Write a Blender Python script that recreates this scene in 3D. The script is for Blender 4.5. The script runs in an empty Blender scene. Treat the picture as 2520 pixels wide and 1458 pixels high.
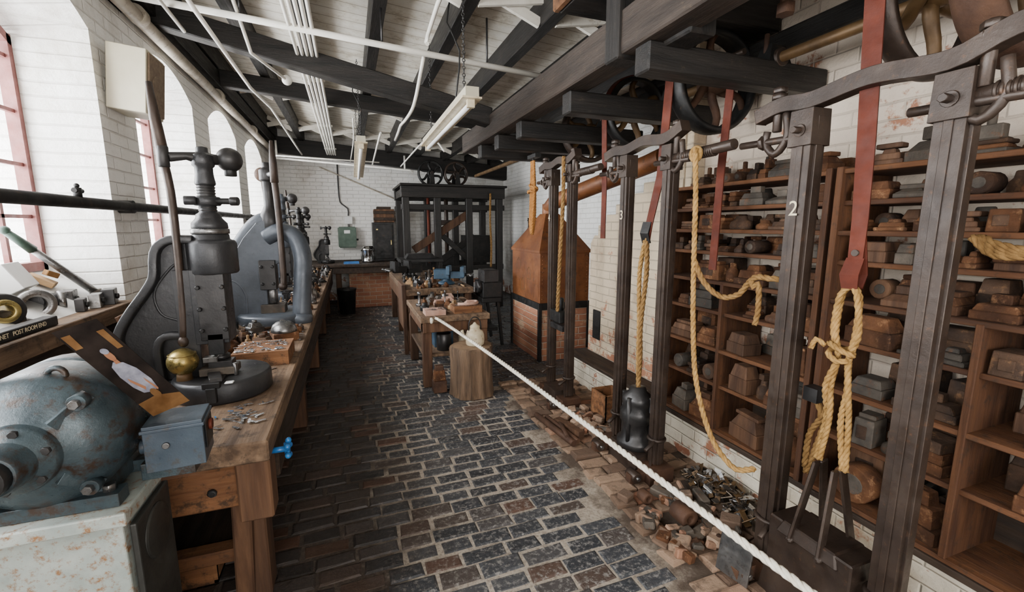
import bpy, math, random
from mathutils import Vector, Matrix, Euler
R=random.Random(7)
COL=bpy.context.scene.collection
# ------------------------------------------------------------------ materials
def nodes(name):
    m=bpy.data.materials.new(name); m.use_nodes=True
    nt=m.node_tree; return m,nt,nt.nodes['Principled BSDF']
def ramp(nt,src,stops):
    n=nt.nodes.new('ShaderNodeValToRGB'); e=n.color_ramp.elements
    while len(e)<len(stops): e.new(0.5)
    for i,(p,c) in enumerate(stops):
        e[i].position=p; e[i].color=tuple(c)+(1,) if len(c)==3 else c
    nt.links.new(src,n.inputs[0]); return n.outputs[0]
def noise(nt,vec,scale,detail=5,rough=.6):
    n=nt.nodes.new('ShaderNodeTexNoise'); n.inputs['Scale'].default_value=scale
    n.inputs['Detail'].default_value=detail; n.inputs['Roughness'].default_value=rough
    nt.links.new(vec,n.inputs['Vector']); return n.outputs['Fac']
def mixc(nt,f,a,b,mode='MIX'):
    n=nt.nodes.new('ShaderNodeMix'); n.data_type='RGBA'; n.blend_type=mode
    def s(v,sock):
        if hasattr(v,'is_linked'): nt.links.new(v,sock)
        else: sock.default_value=v if len(v)==4 else tuple(v)+(1,)
    if isinstance(f,(int,float)): n.inputs[0].default_value=f
    else: nt.links.new(f,n.inputs[0])
    s(a,n.inputs[6]); s(b,n.inputs[7]); return n.outputs[2]
def mixf(nt,src,k):
    n=nt.nodes.new('ShaderNodeMath'); n.operation='MULTIPLY'; nt.links.new(src,n.inputs[0]); n.inputs[1].default_value=k; return n.outputs[0]
def bump(nt,bs,h,strength=.3,dist=.01):
    b=nt.nodes.new('ShaderNodeBump'); b.inputs['Strength'].default_value=strength; b.inputs['Distance'].default_value=dist
    nt.links.new(h,b.inputs['Height']); nt.links.new(b.outputs[0],bs.inputs['Normal'])
def objvec(nt,sc=(1,1,1)):
    t=nt.nodes.new('ShaderNodeTexCoord'); m=nt.nodes.new('ShaderNodeMapping')
    m.inputs['Scale'].default_value=sc
    nt.links.new(t.outputs['Object'],m.inputs[0]); return m.outputs[0]
MATS={}
def M(name,c1,c2,scale=6,rough=.6,metal=0,bmp=.25,stretch=(1,1,1),island=0.,c3=None,c3lo=.62,c3s=2.7,spec=.5):
    m,nt,bs=nodes(name); v=objvec(nt,stretch)
    n1=noise(nt,v,scale); col=ramp(nt,n1,[(.35,c1),(.68,c2)])
    if c3:
        v2=objvec(nt); n2=noise(nt,v2,scale*c3s,8,.75)
        f=ramp(nt,n2,[(c3lo-.06,(0,0,0)),(c3lo+.06,(.9,.9,.9))]); col=mixc(nt,f,col,c3)
    if island:
        g=nt.nodes.new('ShaderNodeNewGeometry')
        f=ramp(nt,g.outputs['Random Per Island'],[(0,(1-island,)*3),(.5,(1-island*.3,1-island*.4,1-island*.5)),(1,(1+island*.5,)*3)])
        col=mixc(nt,1.0,col,f,'MULTIPLY')
    nt.links.new(col,bs.inputs['Base Color'])
    bs.inputs['Metallic'].default_value=metal; bs.inputs['Specular IOR Level'].default_value=spec
    n3=noise(nt,v,scale*3)
    rr=ramp(nt,n3,[(.3,(max(rough-.12,.05),)*3),(.7,(min(rough+.15,1),)*3)]); nt.links.new(rr,bs.inputs['Roughness'])
    if bmp: bump(nt,bs,noise(nt,v,scale*5,8,.7),bmp,.008)
    MATS[name]=m; return m
def wood(name,c1,c2,axis,rough=.7,island=.25,c3=None,c3lo=.62,c3s=8):
    s=[9,9,9]; s['XYZ'.index(axis)]=.8
    return M(name,c1,c2,2.2,rough,0,.45,tuple(s),island,c3,c3lo,c3s,.35)
def brickmat(name,plane,white=(.80,.785,.75),lowpeel=0.,peel=.72,grime=(.52,.48,.42),mort=.13):
    m,nt,bs=nodes(name); t=nt.nodes.new('ShaderNodeTexCoord')
    sep=nt.nodes.new('ShaderNodeSeparateXYZ'); nt.links.new(t.outputs['Object'],sep.inputs[0])
    cmb=nt.nodes.new('ShaderNodeCombineXYZ')
    dn=mixf(nt,noise(nt,t.outputs['Object'],3,3),.02)
    ad0=nt.nodes.new('ShaderNodeMath'); nt.links.new(sep.outputs['Z'],ad0.inputs[0]); nt.links.new(dn,ad0.inputs[1])
    nt.links.new(sep.outputs[plane[0]],cmb.inputs[0]); nt.links.new(ad0.outputs[0],cmb.inputs[1])
    b=nt.nodes.new('ShaderNodeTexBrick'); nt.links.new(cmb.outputs[0],b.inputs['Vector'])
    b.inputs['Scale'].default_value=1; b.inputs['Brick Width'].default_value=.235; b.inputs['Row Height'].default_value=.078
    b.inputs['Mortar Size'].default_value=.008; b.inputs['Mortar Smooth'].default_value=1.
    b.inputs['Color1'].default_value=(.26,.10,.055,1); b.inputs['Color2'].default_value=(.38,.17,.09,1); b.inputs['Mortar'].default_value=(.45,.38,.30,1)
    n1=noise(nt,t.outputs['Object'],1.3,7,.7)
    base=ramp(nt,n1,[(.3,grime),(.47,white),(.8,tuple(min(1,c*1.08) for c in white))])
    base=mixc(nt,mixf(nt,b.outputs['Fac'],mort),base,(.40,.34,.27))
    n4=ramp(nt,noise(nt,t.outputs['Object'],22,6,.75),[(.58,(0,0,0)),(.70,(.6,.6,.6))]); base=mixc(nt,n4,base,tuple(c*.68 for c in white))
    n2=noise(nt,t.outputs['Object'],5,8,.7)
    ma=nt.nodes.new('ShaderNodeMapRange'); ma.inputs[1].default_value=0; ma.inputs[2].default_value=1.0; ma.inputs[3].default_value=lowpeel; ma.inputs[4].default_value=0
    nt.links.new(sep.outputs['Z'],ma.inputs[0])
    ad=nt.nodes.new('ShaderNodeMath'); nt.links.new(n2,ad.inputs[0]); nt.links.new(ma.outputs[0],ad.inputs[1])
    f=ramp(nt,ad.outputs[0],[(peel-.03,(0,0,0)),(peel+.03,(1,1,1))])
    col=mixc(nt,f,base,b.outputs['Color'])
    nt.links.new(col,bs.inputs['Base Color']); bs.inputs['Roughness'].default_value=.75
    inv=nt.nodes.new('ShaderNodeMath'); inv.operation='MULTIPLY_ADD'
    nt.links.new(b.outputs['Fac'],inv.inputs[0]); inv.inputs[1].default_value=-.8
    nt.links.new(noise(nt,t.outputs['Object'],14,7,.7),inv.inputs[2])
    bump(nt,bs,inv.outputs[0],.7,.014); MATS[name]=m; return m

brickmat('brick_white_x','X',lowpeel=.25,peel=.74)
brickmat('brick_white_y','Y',lowpeel=.25,peel=.76)
brickmat('brick_cream_y','Y',white=(.54,.43,.30),lowpeel=.22,peel=.64,grime=(.27,.18,.11),mort=.55)
brickmat('brick_peel_y','Y',white=(.58,.48,.38),lowpeel=.22,peel=.60,grime=(.36,.26,.19))
brickmat('brick_peel_x','X',white=(.42,.28,.18),lowpeel=.2,peel=.54,grime=(.22,.14,.085))
brickmat('plinth_white','Y',white=(.60,.54,.43),lowpeel=.10,peel=.66,grime=(.36,.27,.17))
M('plaster_white',(.70,.69,.66),(.80,.79,.76),2,.7,0,.3)
m,nt,bs=nodes('ceiling_boards'); t=nt.nodes.new('ShaderNodeTexCoord')
w=nt.nodes.new('ShaderNodeTexWave'); w.wave_type='BANDS'; w.bands_direction='Y'; w.inputs['Scale'].default_value=1.9; w.inputs['Distortion'].default_value=.1
nt.links.new(t.outputs['Object'],w.inputs[0])
ln=ramp(nt,w.outputs['Fac'],[(0,(.42,.36,.28)),(.02,(.80,.755,.66)),(1,(.84,.80,.71))])
nn=ramp(nt,noise(nt,t.outputs['Object'],4.5,8,.78),[(.34,(.55,.49,.40)),(.46,(.9,.88,.84)),(.56,(1,1,1))])
nt.links.new(mixc(nt,1.,ln,nn,'MULTIPLY'),bs.inputs['Base Color']); bs.inputs['Roughness'].default_value=.7
bump(nt,bs,w.outputs['Fac'],.15,.004); MATS['ceiling_boards']=m
for a in 'xyz': wood('beam_black_'+a,(.005,.0045,.004),(.019,.0155,.013),a.upper(),.5,.2,(.06,.046,.032),.66,14)
wood('beam_brown_y',(.016,.011,.008),(.045,.032,.024),'Y',.55,.2,(.085,.062,.04),.65,12)
wood('bench_wood',(.058,.035,.021),(.195,.125,.075),'Y',.75,.35,(.035,.024,.017),.58)
wood('bench_wood_x',(.09,.036,.013),(.23,.105,.043),'X',.75,.3,(.035,.02,.01),.58)
wood('bench_wood_z',(.045,.021,.011),(.12,.060,.030),'Z',.75,.35)
wood('dark_wood_y',(.014,.009,.006),(.045,.027,.016),'Y',.7,.2)
wood('shelf_wood_y',(.045,.0165,.006),(.125,.050,.018),'Y',.75,.3,(.035,.018,.009),.6)
wood('shelf_wood_z',(.042,.015,.0055),(.115,.046,.0165),'Z',.75,.3,(.035,.018,.009),.6)
wood('pale_wood',(.22,.13,.06),(.38,.24,.12),'X',.75,.4)
M('die_rust',(.040,.016,.0065),(.125,.052,.020),9,.8,.0,.8,island=.6,c3=(.24,.125,.06),c3lo=.60,spec=.3)
M('die_brown',(.022,.012,.007),(.075,.040,.022),9,.75,.05,.8,island=.5,c3=(.16,.085,.04),c3lo=.60,spec=.35)
M('die_grey',(.038,.032,.026),(.11,.09,.07),9,.65,.2,.7,island=.4,c3=(.14,.060,.026),spec=.4)
M('iron_brown',(.024,.0155,.0115),(.054,.036,.026),5,.42,.35,.25,c3=(.10,.048,.024),c3lo=.64,c3s=7)
M('iron_grey',(.022,.021,.021),(.052,.049,.048),5,.38,.5,.2,c3=(.09,.06,.042),c3lo=.67,c3s=7)
M('iron_black',(.007,.007,.0072),(.023,.0215,.020),6,.48,.4,.25,c3=(.06,.036,.022),c3lo=.64)
M('steel_worn',(.12,.12,.12),(.28,.27,.26),10,.32,.9,.15,c3=(.09,.06,.035),c3lo=.64)
M('rust_iron',(.038,.016,.008),(.092,.042,.020),8,.7,.2,.5)
M('press_dark',(.016,.016,.0175),(.042,.042,.044),4,.36,.35,.3,c3=(.095,.080,.066),c3lo=.67,c3s=8)
M('press_grey',(.040,.047,.058),(.082,.094,.112),4,.40,.25,.3,c3=(.022,.022,.022),c3lo=.66,c3s=6)
M('blue_grey_paint',(.022,.035,.042),(.066,.094,.106),5,.34,.25,.35,c3=(.034,.017,.008),c3lo=.55,c3s=3.4)
M('blue_box_paint',(.028,.042,.060),(.055,.078,.10),4,.36,.1,.15,c3=(.035,.028,.022),c3lo=.60,c3s=6)
M('pedestal_paint',(.25,.29,.27),(.43,.46,.42),6,.5,.05,.25,c3=(.22,.085,.010),c3lo=.575,c3s=6)
M('pedestal_dark',(.015,.015,.013),(.04,.04,.035),5,.55,.05,.2)
M('brass',(.34,.25,.08),(.56,.45,.18),8,.3,.9,.15,c3=(.10,.09,.05),c3lo=.62)
M('brass_dark',(.07,.038,.015),(.15,.085,.034),8,.5,.35,.2)
M('copper_hood',(.10,.030,.008),(.21,.074,.021),3,.55,.25,.25,c3=(.05,.020,.008),c3lo=.60,c3s=5)
M('leather_red',(.060,.0105,.0045),(.115,.024,.011),7,.65,0,.3,spec=.25)
M('rope_tan',(.24,.13,.038),(.42,.25,.085),30,.88,0,.5,spec=.2)
M('rope_dark',(.15,.078,.025),(.27,.155,.055),30,.88,0,.5,spec=.2)
M('rope_white',(.62,.56,.45),(.80,.75,.64),30,.85,0,.5)
M('rope_orange',(.26,.10,.015),(.42,.18,.035),30,.85,0,.5)
M('white_pipe',(.68,.65,.58),(.80,.77,.70),6,.45,0,.1)
M('cream_pipe',(.28,.24,.18),(.52,.46,.37),6,.5,0,.2,c3=(.10,.07,.045),c3lo=.60)
M('white_paint_wood',(.60,.56,.48),(.76,.72,.64),5,.6,0,.2,c3=(.36,.30,.22),c3lo=.62)
M('cream_enamel',(.46,.38,.25),(.64,.55,.39),8,.4,0,.2,c3=(.18,.10,.05),c3lo=.6)
M('speaker_beige',(.40,.36,.26),(.50,.46,.35),3,.6,0,.1)
M('speaker_grille',(.12,.08,.05),(.19,.135,.088),40,.8,0,.5)
M('window_frame_red',(.12,.032,.027),(.22,.075,.065),8,.6,0,.2)
M('green_paint',(.05,.085,.062),(.09,.135,.10),8,.5,.1,.2)
M('green_handle',(.04,.07,.052),(.08,.12,.095),8,.5,.1,.2)
M('blue_paint',(.01,.08,.26),(.02,.16,.42),8,.4,.1,.1)
M('blue_vise',(.018,.045,.075),(.045,.09,.14),8,.5,.2,.2,c3=(.06,.04,.03))
M('pink_cloth',(.32,.17,.12),(.48,.31,.24),8,.8,0,.3)
M('wood_bark',(.05,.029,.016),(.18,.11,.062),4,.85,0,.9,(5,5,.5))
M('wood_end',(.14,.085,.045),(.25,.16,.09),9,.8,0,.4)
M('offcut_metal',(.40,.41,.43),(.70,.71,.73),30,.25,.9,0,island=.4)
M('scrap_dark',(.05,.036,.025),(.16,.125,.09),20,.4,.6,0,island=.6)
M('paper_dark',(.006,.0045,.004),(.022,.016,.013),9,.9,0,0,spec=.05)
M('skin_print',(.20,.085,.045),(.26,.12,.065),9,.9,0,0,spec=.05)
M('shirt_print',(.09,.09,.12),(.25,.25,.29),22,.9,0,0,spec=.05)
M('brown_print',(.07,.032,.011),(.16,.085,.034),9,.9,0,0,spec=.05)
M('paint_number',(.62,.52,.34),(.72,.62,.42),30,.7,0,0)
M('chrome',(.5,.5,.5),(.6,.6,.6),3,.1,1,0)
M('label_white',(.7,.7,.68),(.8,.8,.78),3,.5,0,0)
m,nt,bs=nodes('floor_brick'); v=objvec(nt)
g=nt.nodes.new('ShaderNodeNewGeometry')
c=ramp(nt,g.outputs['Random Per Island'],[(0,(.021,.023,.027)),(.4,(.034,.037,.043)),(.75,(.054,.056,.061)),(.88,(.058,.043,.035)),(1,(.088,.047,.032))])
sp=ramp(nt,noise(nt,v,38,7,.78),[(.51,(0,0,0)),(.60,(1,1,1))])
sep=nt.nodes.new('ShaderNodeSeparateXYZ'); t=nt.nodes.new('ShaderNodeTexCoord'); nt.links.new(t.outputs['Object'],sep.inputs[0])
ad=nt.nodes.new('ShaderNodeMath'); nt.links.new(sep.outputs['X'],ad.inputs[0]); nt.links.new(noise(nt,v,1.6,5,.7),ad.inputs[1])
lane_shade=ramp(nt,ad.outputs[0],[(.55,(.08,.08,.08)),(.95,(.75,.75,.75))])  # speckle fades towards the bench, painting in the bench's shade
k=mixc(nt,1.,sp,lane_shade,'MULTIPLY'); col=mixc(nt,k,c,(.27,.255,.235))
br=ramp(nt,ad.outputs[0],[(.45,(.78,.56,.42)),(.85,(1,1,1))]); col=mixc(nt,1.,col,br,'MULTIPLY')  # browner, darker by the bench: grime plus bench shade put into brick colour
nt.links.new(col,bs.inputs['Base Color'])
nt.links.new(ramp(nt,noise(nt,v,9),[(.3,(.34,)*3),(.7,(.64,)*3)]),bs.inputs['Roughness'])
bump(nt,bs,noise(nt,v,40,8,.7),.8,.008); MATS['floor_brick']=m
m,nt,bs=nodes('floor_brick_beige'); v=objvec(nt); g=nt.nodes.new('ShaderNodeNewGeometry')
c=ramp(nt,g.outputs['Random Per Island'],[(0,(.10,.058,.036)),(.5,(.23,.145,.092)),(.8,(.33,.22,.145)),(1,(.25,.10,.05))])
col=mixc(nt,ramp(nt,noise(nt,v,12,7,.7),[(.50,(0,0,0)),(.62,(.8,.8,.8))]),c,(.085,.055,.036)); nt.links.new(col,bs.inputs['Base Color'])
bs.inputs['Roughness'].default_value=.8; bump(nt,bs,noise(nt,v,25,8,.7),.8,.014); MATS['floor_brick_beige']=m
m,nt,bs=nodes('mortar_dirt_shade'); v=objvec(nt)
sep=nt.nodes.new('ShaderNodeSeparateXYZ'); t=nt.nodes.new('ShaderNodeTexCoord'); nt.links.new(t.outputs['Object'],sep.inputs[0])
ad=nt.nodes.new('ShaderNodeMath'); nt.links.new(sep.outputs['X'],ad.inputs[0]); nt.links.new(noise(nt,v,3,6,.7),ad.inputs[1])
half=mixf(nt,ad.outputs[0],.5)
dirt_shade=ramp(nt,half,[(.25,(.032,.022,.015)),(.44,(.42,.365,.30)),(.86,(.38,.32,.25)),(.95,(.07,.047,.031))])  # low X: bench shadow painted in with grime; high X: bare dirt
nt.links.new(mixc(nt,ramp(nt,noise(nt,v,60,6,.7),[(.45,(0,0,0)),(.65,(.6,.6,.6))]),dirt_shade,(.10,.075,.055)),bs.inputs['Base Color'])
bs.inputs['Roughness'].default_value=.9; bump(nt,bs,noise(nt,v,50,8,.7),.7,.01); MATS['mortar_dirt_shade']=m

# ------------------------------------------------------------------ mesh builder
def V(*a): return Vector(a)
def adopt(ob,parent):
    ob.parent=parent; ob.matrix_parent_inverse=Matrix.Translation(parent.location).inverted()
class MB:
    def __init__(s,name): s.name=name; s.v=[]; s.f=[]; s.mi=[]; s.sm=[]; s.mats=[]; s.X=Matrix()
    def m(s,mat):
        if mat not in s.mats: s.mats.append(mat)
        return s.mats.index(mat)
    def add(s,vs,fs,mat,smooth=False):
        o=len(s.v); i=s.m(mat)
        s.v+= [s.X@Vector(p) for p in vs]
        for f in fs: s.f.append([o+k for k in f]); s.mi.append(i); s.sm.append(smooth)
    def bx(s,x0,x1,y0,y1,z0,z1,mat): s.box(((x0+x1)/2,(y0+y1)/2,(z0+z1)/2),(x1-x0,y1-y0,z1-z0),mat)
    def box(s,c,d,mat,rot=(0,0,0),top=1.0,topy=None):
        E=Euler(rot).to_matrix(); c=Vector(c); a,b,h=[k/2 for k in d]; ty=top if topy is None else topy
        p=[(-a,-b,-h),(a,-b,-h),(a,b,-h),(-a,b,-h),(-a*top,-b*ty,h),(a*top,-b*ty,h),(a*top,b*ty,h),(-a*top,b*ty,h)]
        s.add([E@Vector(k)+c for k in p],[(0,3,2,1),(4,5,6,7),(0,1,5,4),(1,2,6,5),(2,3,7,6),(3,0,4,7)],mat)
    def beam(s,p0,p1,w,h,mat):
        p0=Vector(p0);p1=Vector(p1);d=(p1-p0).normalized()
        up=V(0,0,1) if abs(d.z)<.95 else V(0,1,0)
        a=d.cross(up).normalized(); b=a.cross(d)
        vs=[]
        for p in (p0,p1):
            for i,j in ((-1,-1),(1,-1),(1,1),(-1,1)): vs.append(p+a*i*w/2+b*j*h/2)
        s.add(vs,[(0,1,2,3),(7,6,5,4),(0,4,5,1),(1,5,6,2),(2,6,7,3),(3,7,4,0)],mat)
    def cyl(s,p0,p1,r0,mat,r1=None,seg=20,smooth=True):
        s.tube([p0,p1],[r0,r0 if r1 is None else r1],mat,seg,smooth)
    def tube(s,pts,r,mat,seg=10,smooth=True,closed=False):
        pts=[Vector(p) for p in pts]; n=len(pts)
        rr=r if isinstance(r,(list,tuple)) else [r]*n
        vs=[]; prev=None
        for i,p in enumerate(pts):
            if closed: d=(pts[(i+1)%n]-pts[i-1])
            else: d=pts[min(i+1,n-1)]-pts[max(i-1,0)]
            d=d.normalized()
            if prev is None:
                a=d.orthogonal().normalized()
            else:
                a=prev-d*prev.dot(d)
                a=a.normalized() if a.length>1e-6 else d.orthogonal().normalized()
            prev=a; b=d.cross(a)
            for k in range(seg):
                t=2*math.pi*k/seg; vs.append(p+(a*math.cos(t)+b*math.sin(t))*rr[i])
        fs=[]
        for i in range(n if closed else n-1):
            j=(i+1)%n
            for k in range(seg):
                l=(k+1)%seg; fs.append((i*seg+k,i*seg+l,j*seg+l,j*seg+k))
        s.add(vs,fs,mat,smooth)
        if not closed:
            o=len(s.v)-len(vs); i=s.m(mat)
            s.f.append([o+k for k in range(seg)][::-1]); s.mi.append(i); s.sm.append(False)
            s.f.append([o+(n-1)*seg+k for k in range(seg)]); s.mi.append(i); s.sm.append(False)
    def lathe(s,c,prof,mat,axis='Z',seg=28,smooth=True,closed=False,sq=(1,1)):
        c=Vector(c); vs=[]; n=len(prof)
        for r,z in prof:
            for k in range(seg):
                t=2*math.pi*k/seg; x=r*math.cos(t)*sq[0]; y=r*math.sin(t)*sq[1]
                vs.append(c+(V(x,y,z) if axis=='Z' else V(x,z,y) if axis=='Y' else V(z,x,y)))
        fs=[]
        for i in range(n if closed else n-1):
            j=(i+1)%n
            for k in range(seg):
                l=(k+1)%seg
                q=(i*seg+k,i*seg+l,j*seg+l,j*seg+k)
                fs.append(q if axis!='Y' else q[::-1])
        if not closed:
            if prof[0][0]>1e-4: fs.append(tuple(range(seg))[::-1])
            if prof[-1][0]>1e-4: fs.append(tuple((n-1)*seg+k for k in range(seg)))
        s.add(vs,fs,mat,smooth)
    def sph(s,c,r,mat,sc=(1,1,1),seg=20):
        prof=[(max(r*math.sin(math.pi*i/12),1e-5),-r*math.cos(math.pi*i/12)*sc[2]) for i in range(13)]
        s.lathe(c,prof,mat,'Z',seg,sq=(sc[0],sc[1]))
    def prism(s,poly,plane,a0,a1,mat,smooth=False):
        n=len(poly)
        def P(p,a): return V(p[0],a,p[1]) if plane=='XZ' else V(a,p[0],p[1]) if plane=='YZ' else V(p[0],p[1],a)
        vs=[P(p,a0) for p in poly]+[P(p,a1) for p in poly]
        fs=[tuple(range(n)),tuple(range(2*n-1,n-1,-1))]+[(i,n+i,n+(i+1)%n,(i+1)%n) for i in range(n)]
        s.add(vs,fs,mat,smooth)
    def rope(s,pts,r,mat,pitch=None,strands=3,seg=6):
        P=smooth_path(pts,r*1.1); pitch=pitch or r*7
        L=[0]
        for i in range(1,len(P)): L.append(L[-1]+(P[i]-P[i-1]).length)
        prev=None; fr=[]
        for i,p in enumerate(P):
            d=(P[min(i+1,len(P)-1)]-P[max(i-1,0)]).normalized()
            if prev is None: a=d.orthogonal().normalized()
            else:
                a=prev-d*prev.dot(d); a=a.normalized() if a.length>1e-6 else d.orthogonal().normalized()
            prev=a; fr.append((a,d.cross(a)))
        for k in range(strands):
            q=[]
            for i,p in enumerate(P):
                t=2*math.pi*(L[i]/pitch+k/strands); q.append(p+(fr[i][0]*math.cos(t)+fr[i][1]*math.sin(t))*r*.5)
            s.tube(q,r*.58,mat,seg)
    def ribbon(s,P,w,t,mat,wd=(0,1,0)):
        P=[Vector(p) for p in P]; n=len(P); vs=[]; W=w if isinstance(w,list) else [w]*n; wd=Vector(wd).normalized()
        for i,p in enumerate(P):
            d=(P[min(i+1,n-1)]-P[max(i-1,0)]).normalized(); nn=d.cross(wd).normalized()
            for a,c in ((-1,-1),(1,-1),(1,1),(-1,1)): vs.append(p+wd*a*W[i]/2+nn*c*t/2)
        fs=[(0,1,2,3),tuple(4*(n-1)+k for k in (3,2,1,0))]
        for i in range(n-1):
            for k in range(4): l=(k+1)%4; fs.append((4*i+k,4*i+l,4*i+4+l,4*i+4+k))
        s.add(vs,fs,mat)
    def torus(s,c,Rr,r,mat,axis='Y',seg=28):
        pts=[]
        for k in range(seg):
            t=2*math.pi*k/seg; a,b=Rr*math.cos(t),Rr*math.sin(t)
            pts.append(Vector(c)+(V(a,0,b) if axis=='Y' else V(a,b,0) if axis=='Z' else V(0,a,b)))
        s.tube(pts,r,mat,8,closed=True)
    def done(s,bevel=0.,parent=None,origin=None,keep=False,segs=1):
        me=bpy.data.meshes.new(s.name)
        if origin is None and not keep:
            xs=[p.x for p in s.v]; ys=[p.y for p in s.v]; zs=[p.z for p in s.v]
            origin=V((min(xs)+max(xs))/2,(min(ys)+max(ys))/2,min(zs))
        if origin is None: origin=V(0,0,0)
        me.from_pydata([tuple(p-origin) for p in s.v],[],s.f)
        for n in s.mats: me.materials.append(MATS[n])
        me.polygons.foreach_set('material_index',s.mi); me.polygons.foreach_set('use_smooth',s.sm); me.update()
        ob=bpy.data.objects.new(s.name,me); ob.location=origin; COL.objects.link(ob)
        if parent: adopt(ob,parent)
        if bevel:
            b=ob.modifiers.new('bevel','BEVEL'); b.width=bevel; b.segments=segs; b.limit_method='ANGLE'; b.angle_limit=math.radians(50)
        return ob
def smooth_path(pts,step):
    pts=[Vector(p) for p in pts]
    if len(pts)==2:
        n=max(2,int((pts[1]-pts[0]).length/step)); return [pts[0].lerp(pts[1],i/n) for i in range(n+1)]
    out=[]; P=[pts[0]*2-pts[1]]+pts+[pts[-1]*2-pts[-2]]
    for i in range(1,len(P)-2):
        a,b,c,d=P[i-1:i+3]; n=max(2,int((c-b).length/step))
        for j in range(n):
            t=j/n; out.append(.5*((2*b)+(c-a)*t+(2*a-5*b+4*c-d)*t*t+(3*b-a-3*c+d)*t**3))
    out.append(pts[-1]); return out

# ------------------------------------------------------------------ room shell
XL=-1.35; XW=-1.75; YF=10.2; YB=-3.0
def ceilz(x): return 3.5-.085*(x+1.35)
f=MB('floor'); f.bx(-2.0,3.7,YB,YF+.2,-.12,-.006,'mortar_dirt_shade')
def brick(x,y,w,d,jz,mat,rot=0,ins=.006,h=.0):
    c,s_=math.cos(rot),math.sin(rot)
    def ring(k,z,j=.0035):
        o=[]
        for a,b in ((-1,-1),(1,-1),(1,1),(-1,1)):
            X=a*(w/2-k)+R.uniform(-j,j);Y=b*(d/2-k)+R.uniform(-j,j); o.append((x+X*c-Y*s_,y+X*s_+Y*c,z+R.uniform(-.0015,.0015)))
        return o
    vs=ring(0,-.03)+ring(0,h+jz-.006)+ring(ins,h+jz)
    fs=[(8,9,10,11)]+[(i,(i+1)%4,4+(i+1)%4,4+i) for i in range(4)]+[(4+i,4+(i+1)%4,8+(i+1)%4,8+i) for i in range(4)]
    f.add(vs,fs,mat)
yy=-1.0; row=0
while yy<YF:
    d=R.uniform(.082,.098); x=-1.3-R.uniform(0,.2)+(row%2)*.10
    while x<3.4:
        w=R.uniform(.15,.23)
        edge=1.38+R.uniform(-.06,.06)
        if x+w<edge or yy>4.1:
            brick(x+w/2,yy+d/2+.03*math.sin(x*1.3+yy*.7),w,d,R.uniform(-.005,.004),'floor_brick',R.uniform(-.035,.035)+.02,.010)
        x+=w+R.uniform(.009,.017)
    yy+=d+R.uniform(.009,.016); row+=1
yy=-.6
while yy<4.1:
    d=R.uniform(.075,.115); x=1.35+R.uniform(0,.04)
    while x<2.08:
        w=R.uniform(.11,.20)
        if R.random()<.95: brick(x+w/2,yy+d/2,w,d,R.uniform(.004,.024),'floor_brick_beige',R.uniform(-.14,.14),.015)
        x+=w+R.uniform(.005,.018)
    yy+=d+R.uniform(.005,.014)
f.done(keep=True)
piers=[(-3.0,-1.55),(-.25,.28),(1.58,2.09),(3.43,3.92),(5.25,5.76),(7.02,7.56),(8.88,10.2)]
wl=MB('wall_left')
wl.bx(XW-.2,XL,YB,YF,0,1.08,'brick_white_y')
for a,b in piers: wl.bx(XW-.2,XL,a,b,1.08,3.7,'brick_white_y')
wl.bx(XW-.2,XL,YB,YF,3.0,3.7,'brick_white_y')
wins=[(piers[i][1],piers[i+1][0]) for i in range(len(piers)-1)]
for a,b in wins:
    wl.prism([(XW-.2,1.08),(XL,1.08),(XL,1.10),(XW,1.36),(XW-.2,1.36)],'XZ',a,b,'plaster_white')
    n=14; arc=[(a+(b-a)*i/n, 2.62+.2*(1-((i/n-.5)*2)**2)) for i in range(n+1)]
    for i in range(n):
        (y0,z0),(y1,z1)=arc[i],arc[i+1]
        vs=[(XW-.2,y0,z0),(XW-.2,y1,z1),(XL,y1,z1+.10),(XL,y0,z0+.10),(XW-.2,y0,3.05),(XW-.2,y1,3.05),(XL,y1,3.05),(XL,y0,3.05)]
        wl.add(vs,[(0,3,2,1),(4,5,6,7),(0,1,5,4),(1,2,6,5),(2,3,7,6),(3,0,4,7)],'brick_white_y')
wl.done(keep=True)
for i,(a,b) in enumerate(wins):
    w=MB('window_%d'%(i+1)); X=XW+.02
    n=14; arc=[(a+(b-a)*k/n, 2.62+.2*(1-((k/n-.5)*2)**2)) for k in range(n+1)]
    w.bx(X-.03,X+.03,a,a+.035,1.34,2.64,'window_frame_red'); w.bx(X-.03,X+.03,b-.035,b,1.34,2.64,'window_frame_red')
    w.bx(X-.03,X+.03,a,b,1.34,1.39,'window_frame_red')
    for k in range(n): w.beam((X,arc[k][0],arc[k][1]-.02),(X,arc[k+1][0],arc[k+1][1]-.02),.06,.045,'window_frame_red')
    for k in range(1,5):
        y=a+(b-a)*k/5; w.bx(X-.012,X+.012,y-.011,y+.011,1.36,2.62+.2*(1-((k/5-.5)*2)**2),'window_frame_red')
    for k in range(1,5):
        z=1.36+.29*k; w.bx(X-.012,X+.012,a,b,z-.010,z+.010,'window_frame_red')
    w.done(keep=True)
wr=MB('wall_right'); 
wr.bx(2.45,2.65,YB,2.7,0,3.5,'brick_peel_y'); wr.bx(2.65,3.5,2.5,2.7,0,3.5,'brick_white_x')
wr.bx(3.5,3.7,2.5,YF,0,3.5,'brick_white_y'); wr.done(keep=True)
wf=MB('wall_far'); wf.bx(-1.95,3.7,YF,YF+.2,0,3.7,'brick_white_x'); wf.done(keep=True)
wb=MB('wall_back')
wb.bx(-1.95,-1.2,YB-.2,YB,0,3.7,'brick_white_x'); wb.bx(1.9,2.65,YB-.2,YB,0,3.7,'brick_white_x'); wb.bx(-1.2,1.9,YB-.2,YB,2.9,3.7,'brick_white_x')
wb.bx(-1.2,1.9,YB-.2,YB,0,.5,'brick_white_x'); wb.done(keep=True)
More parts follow.
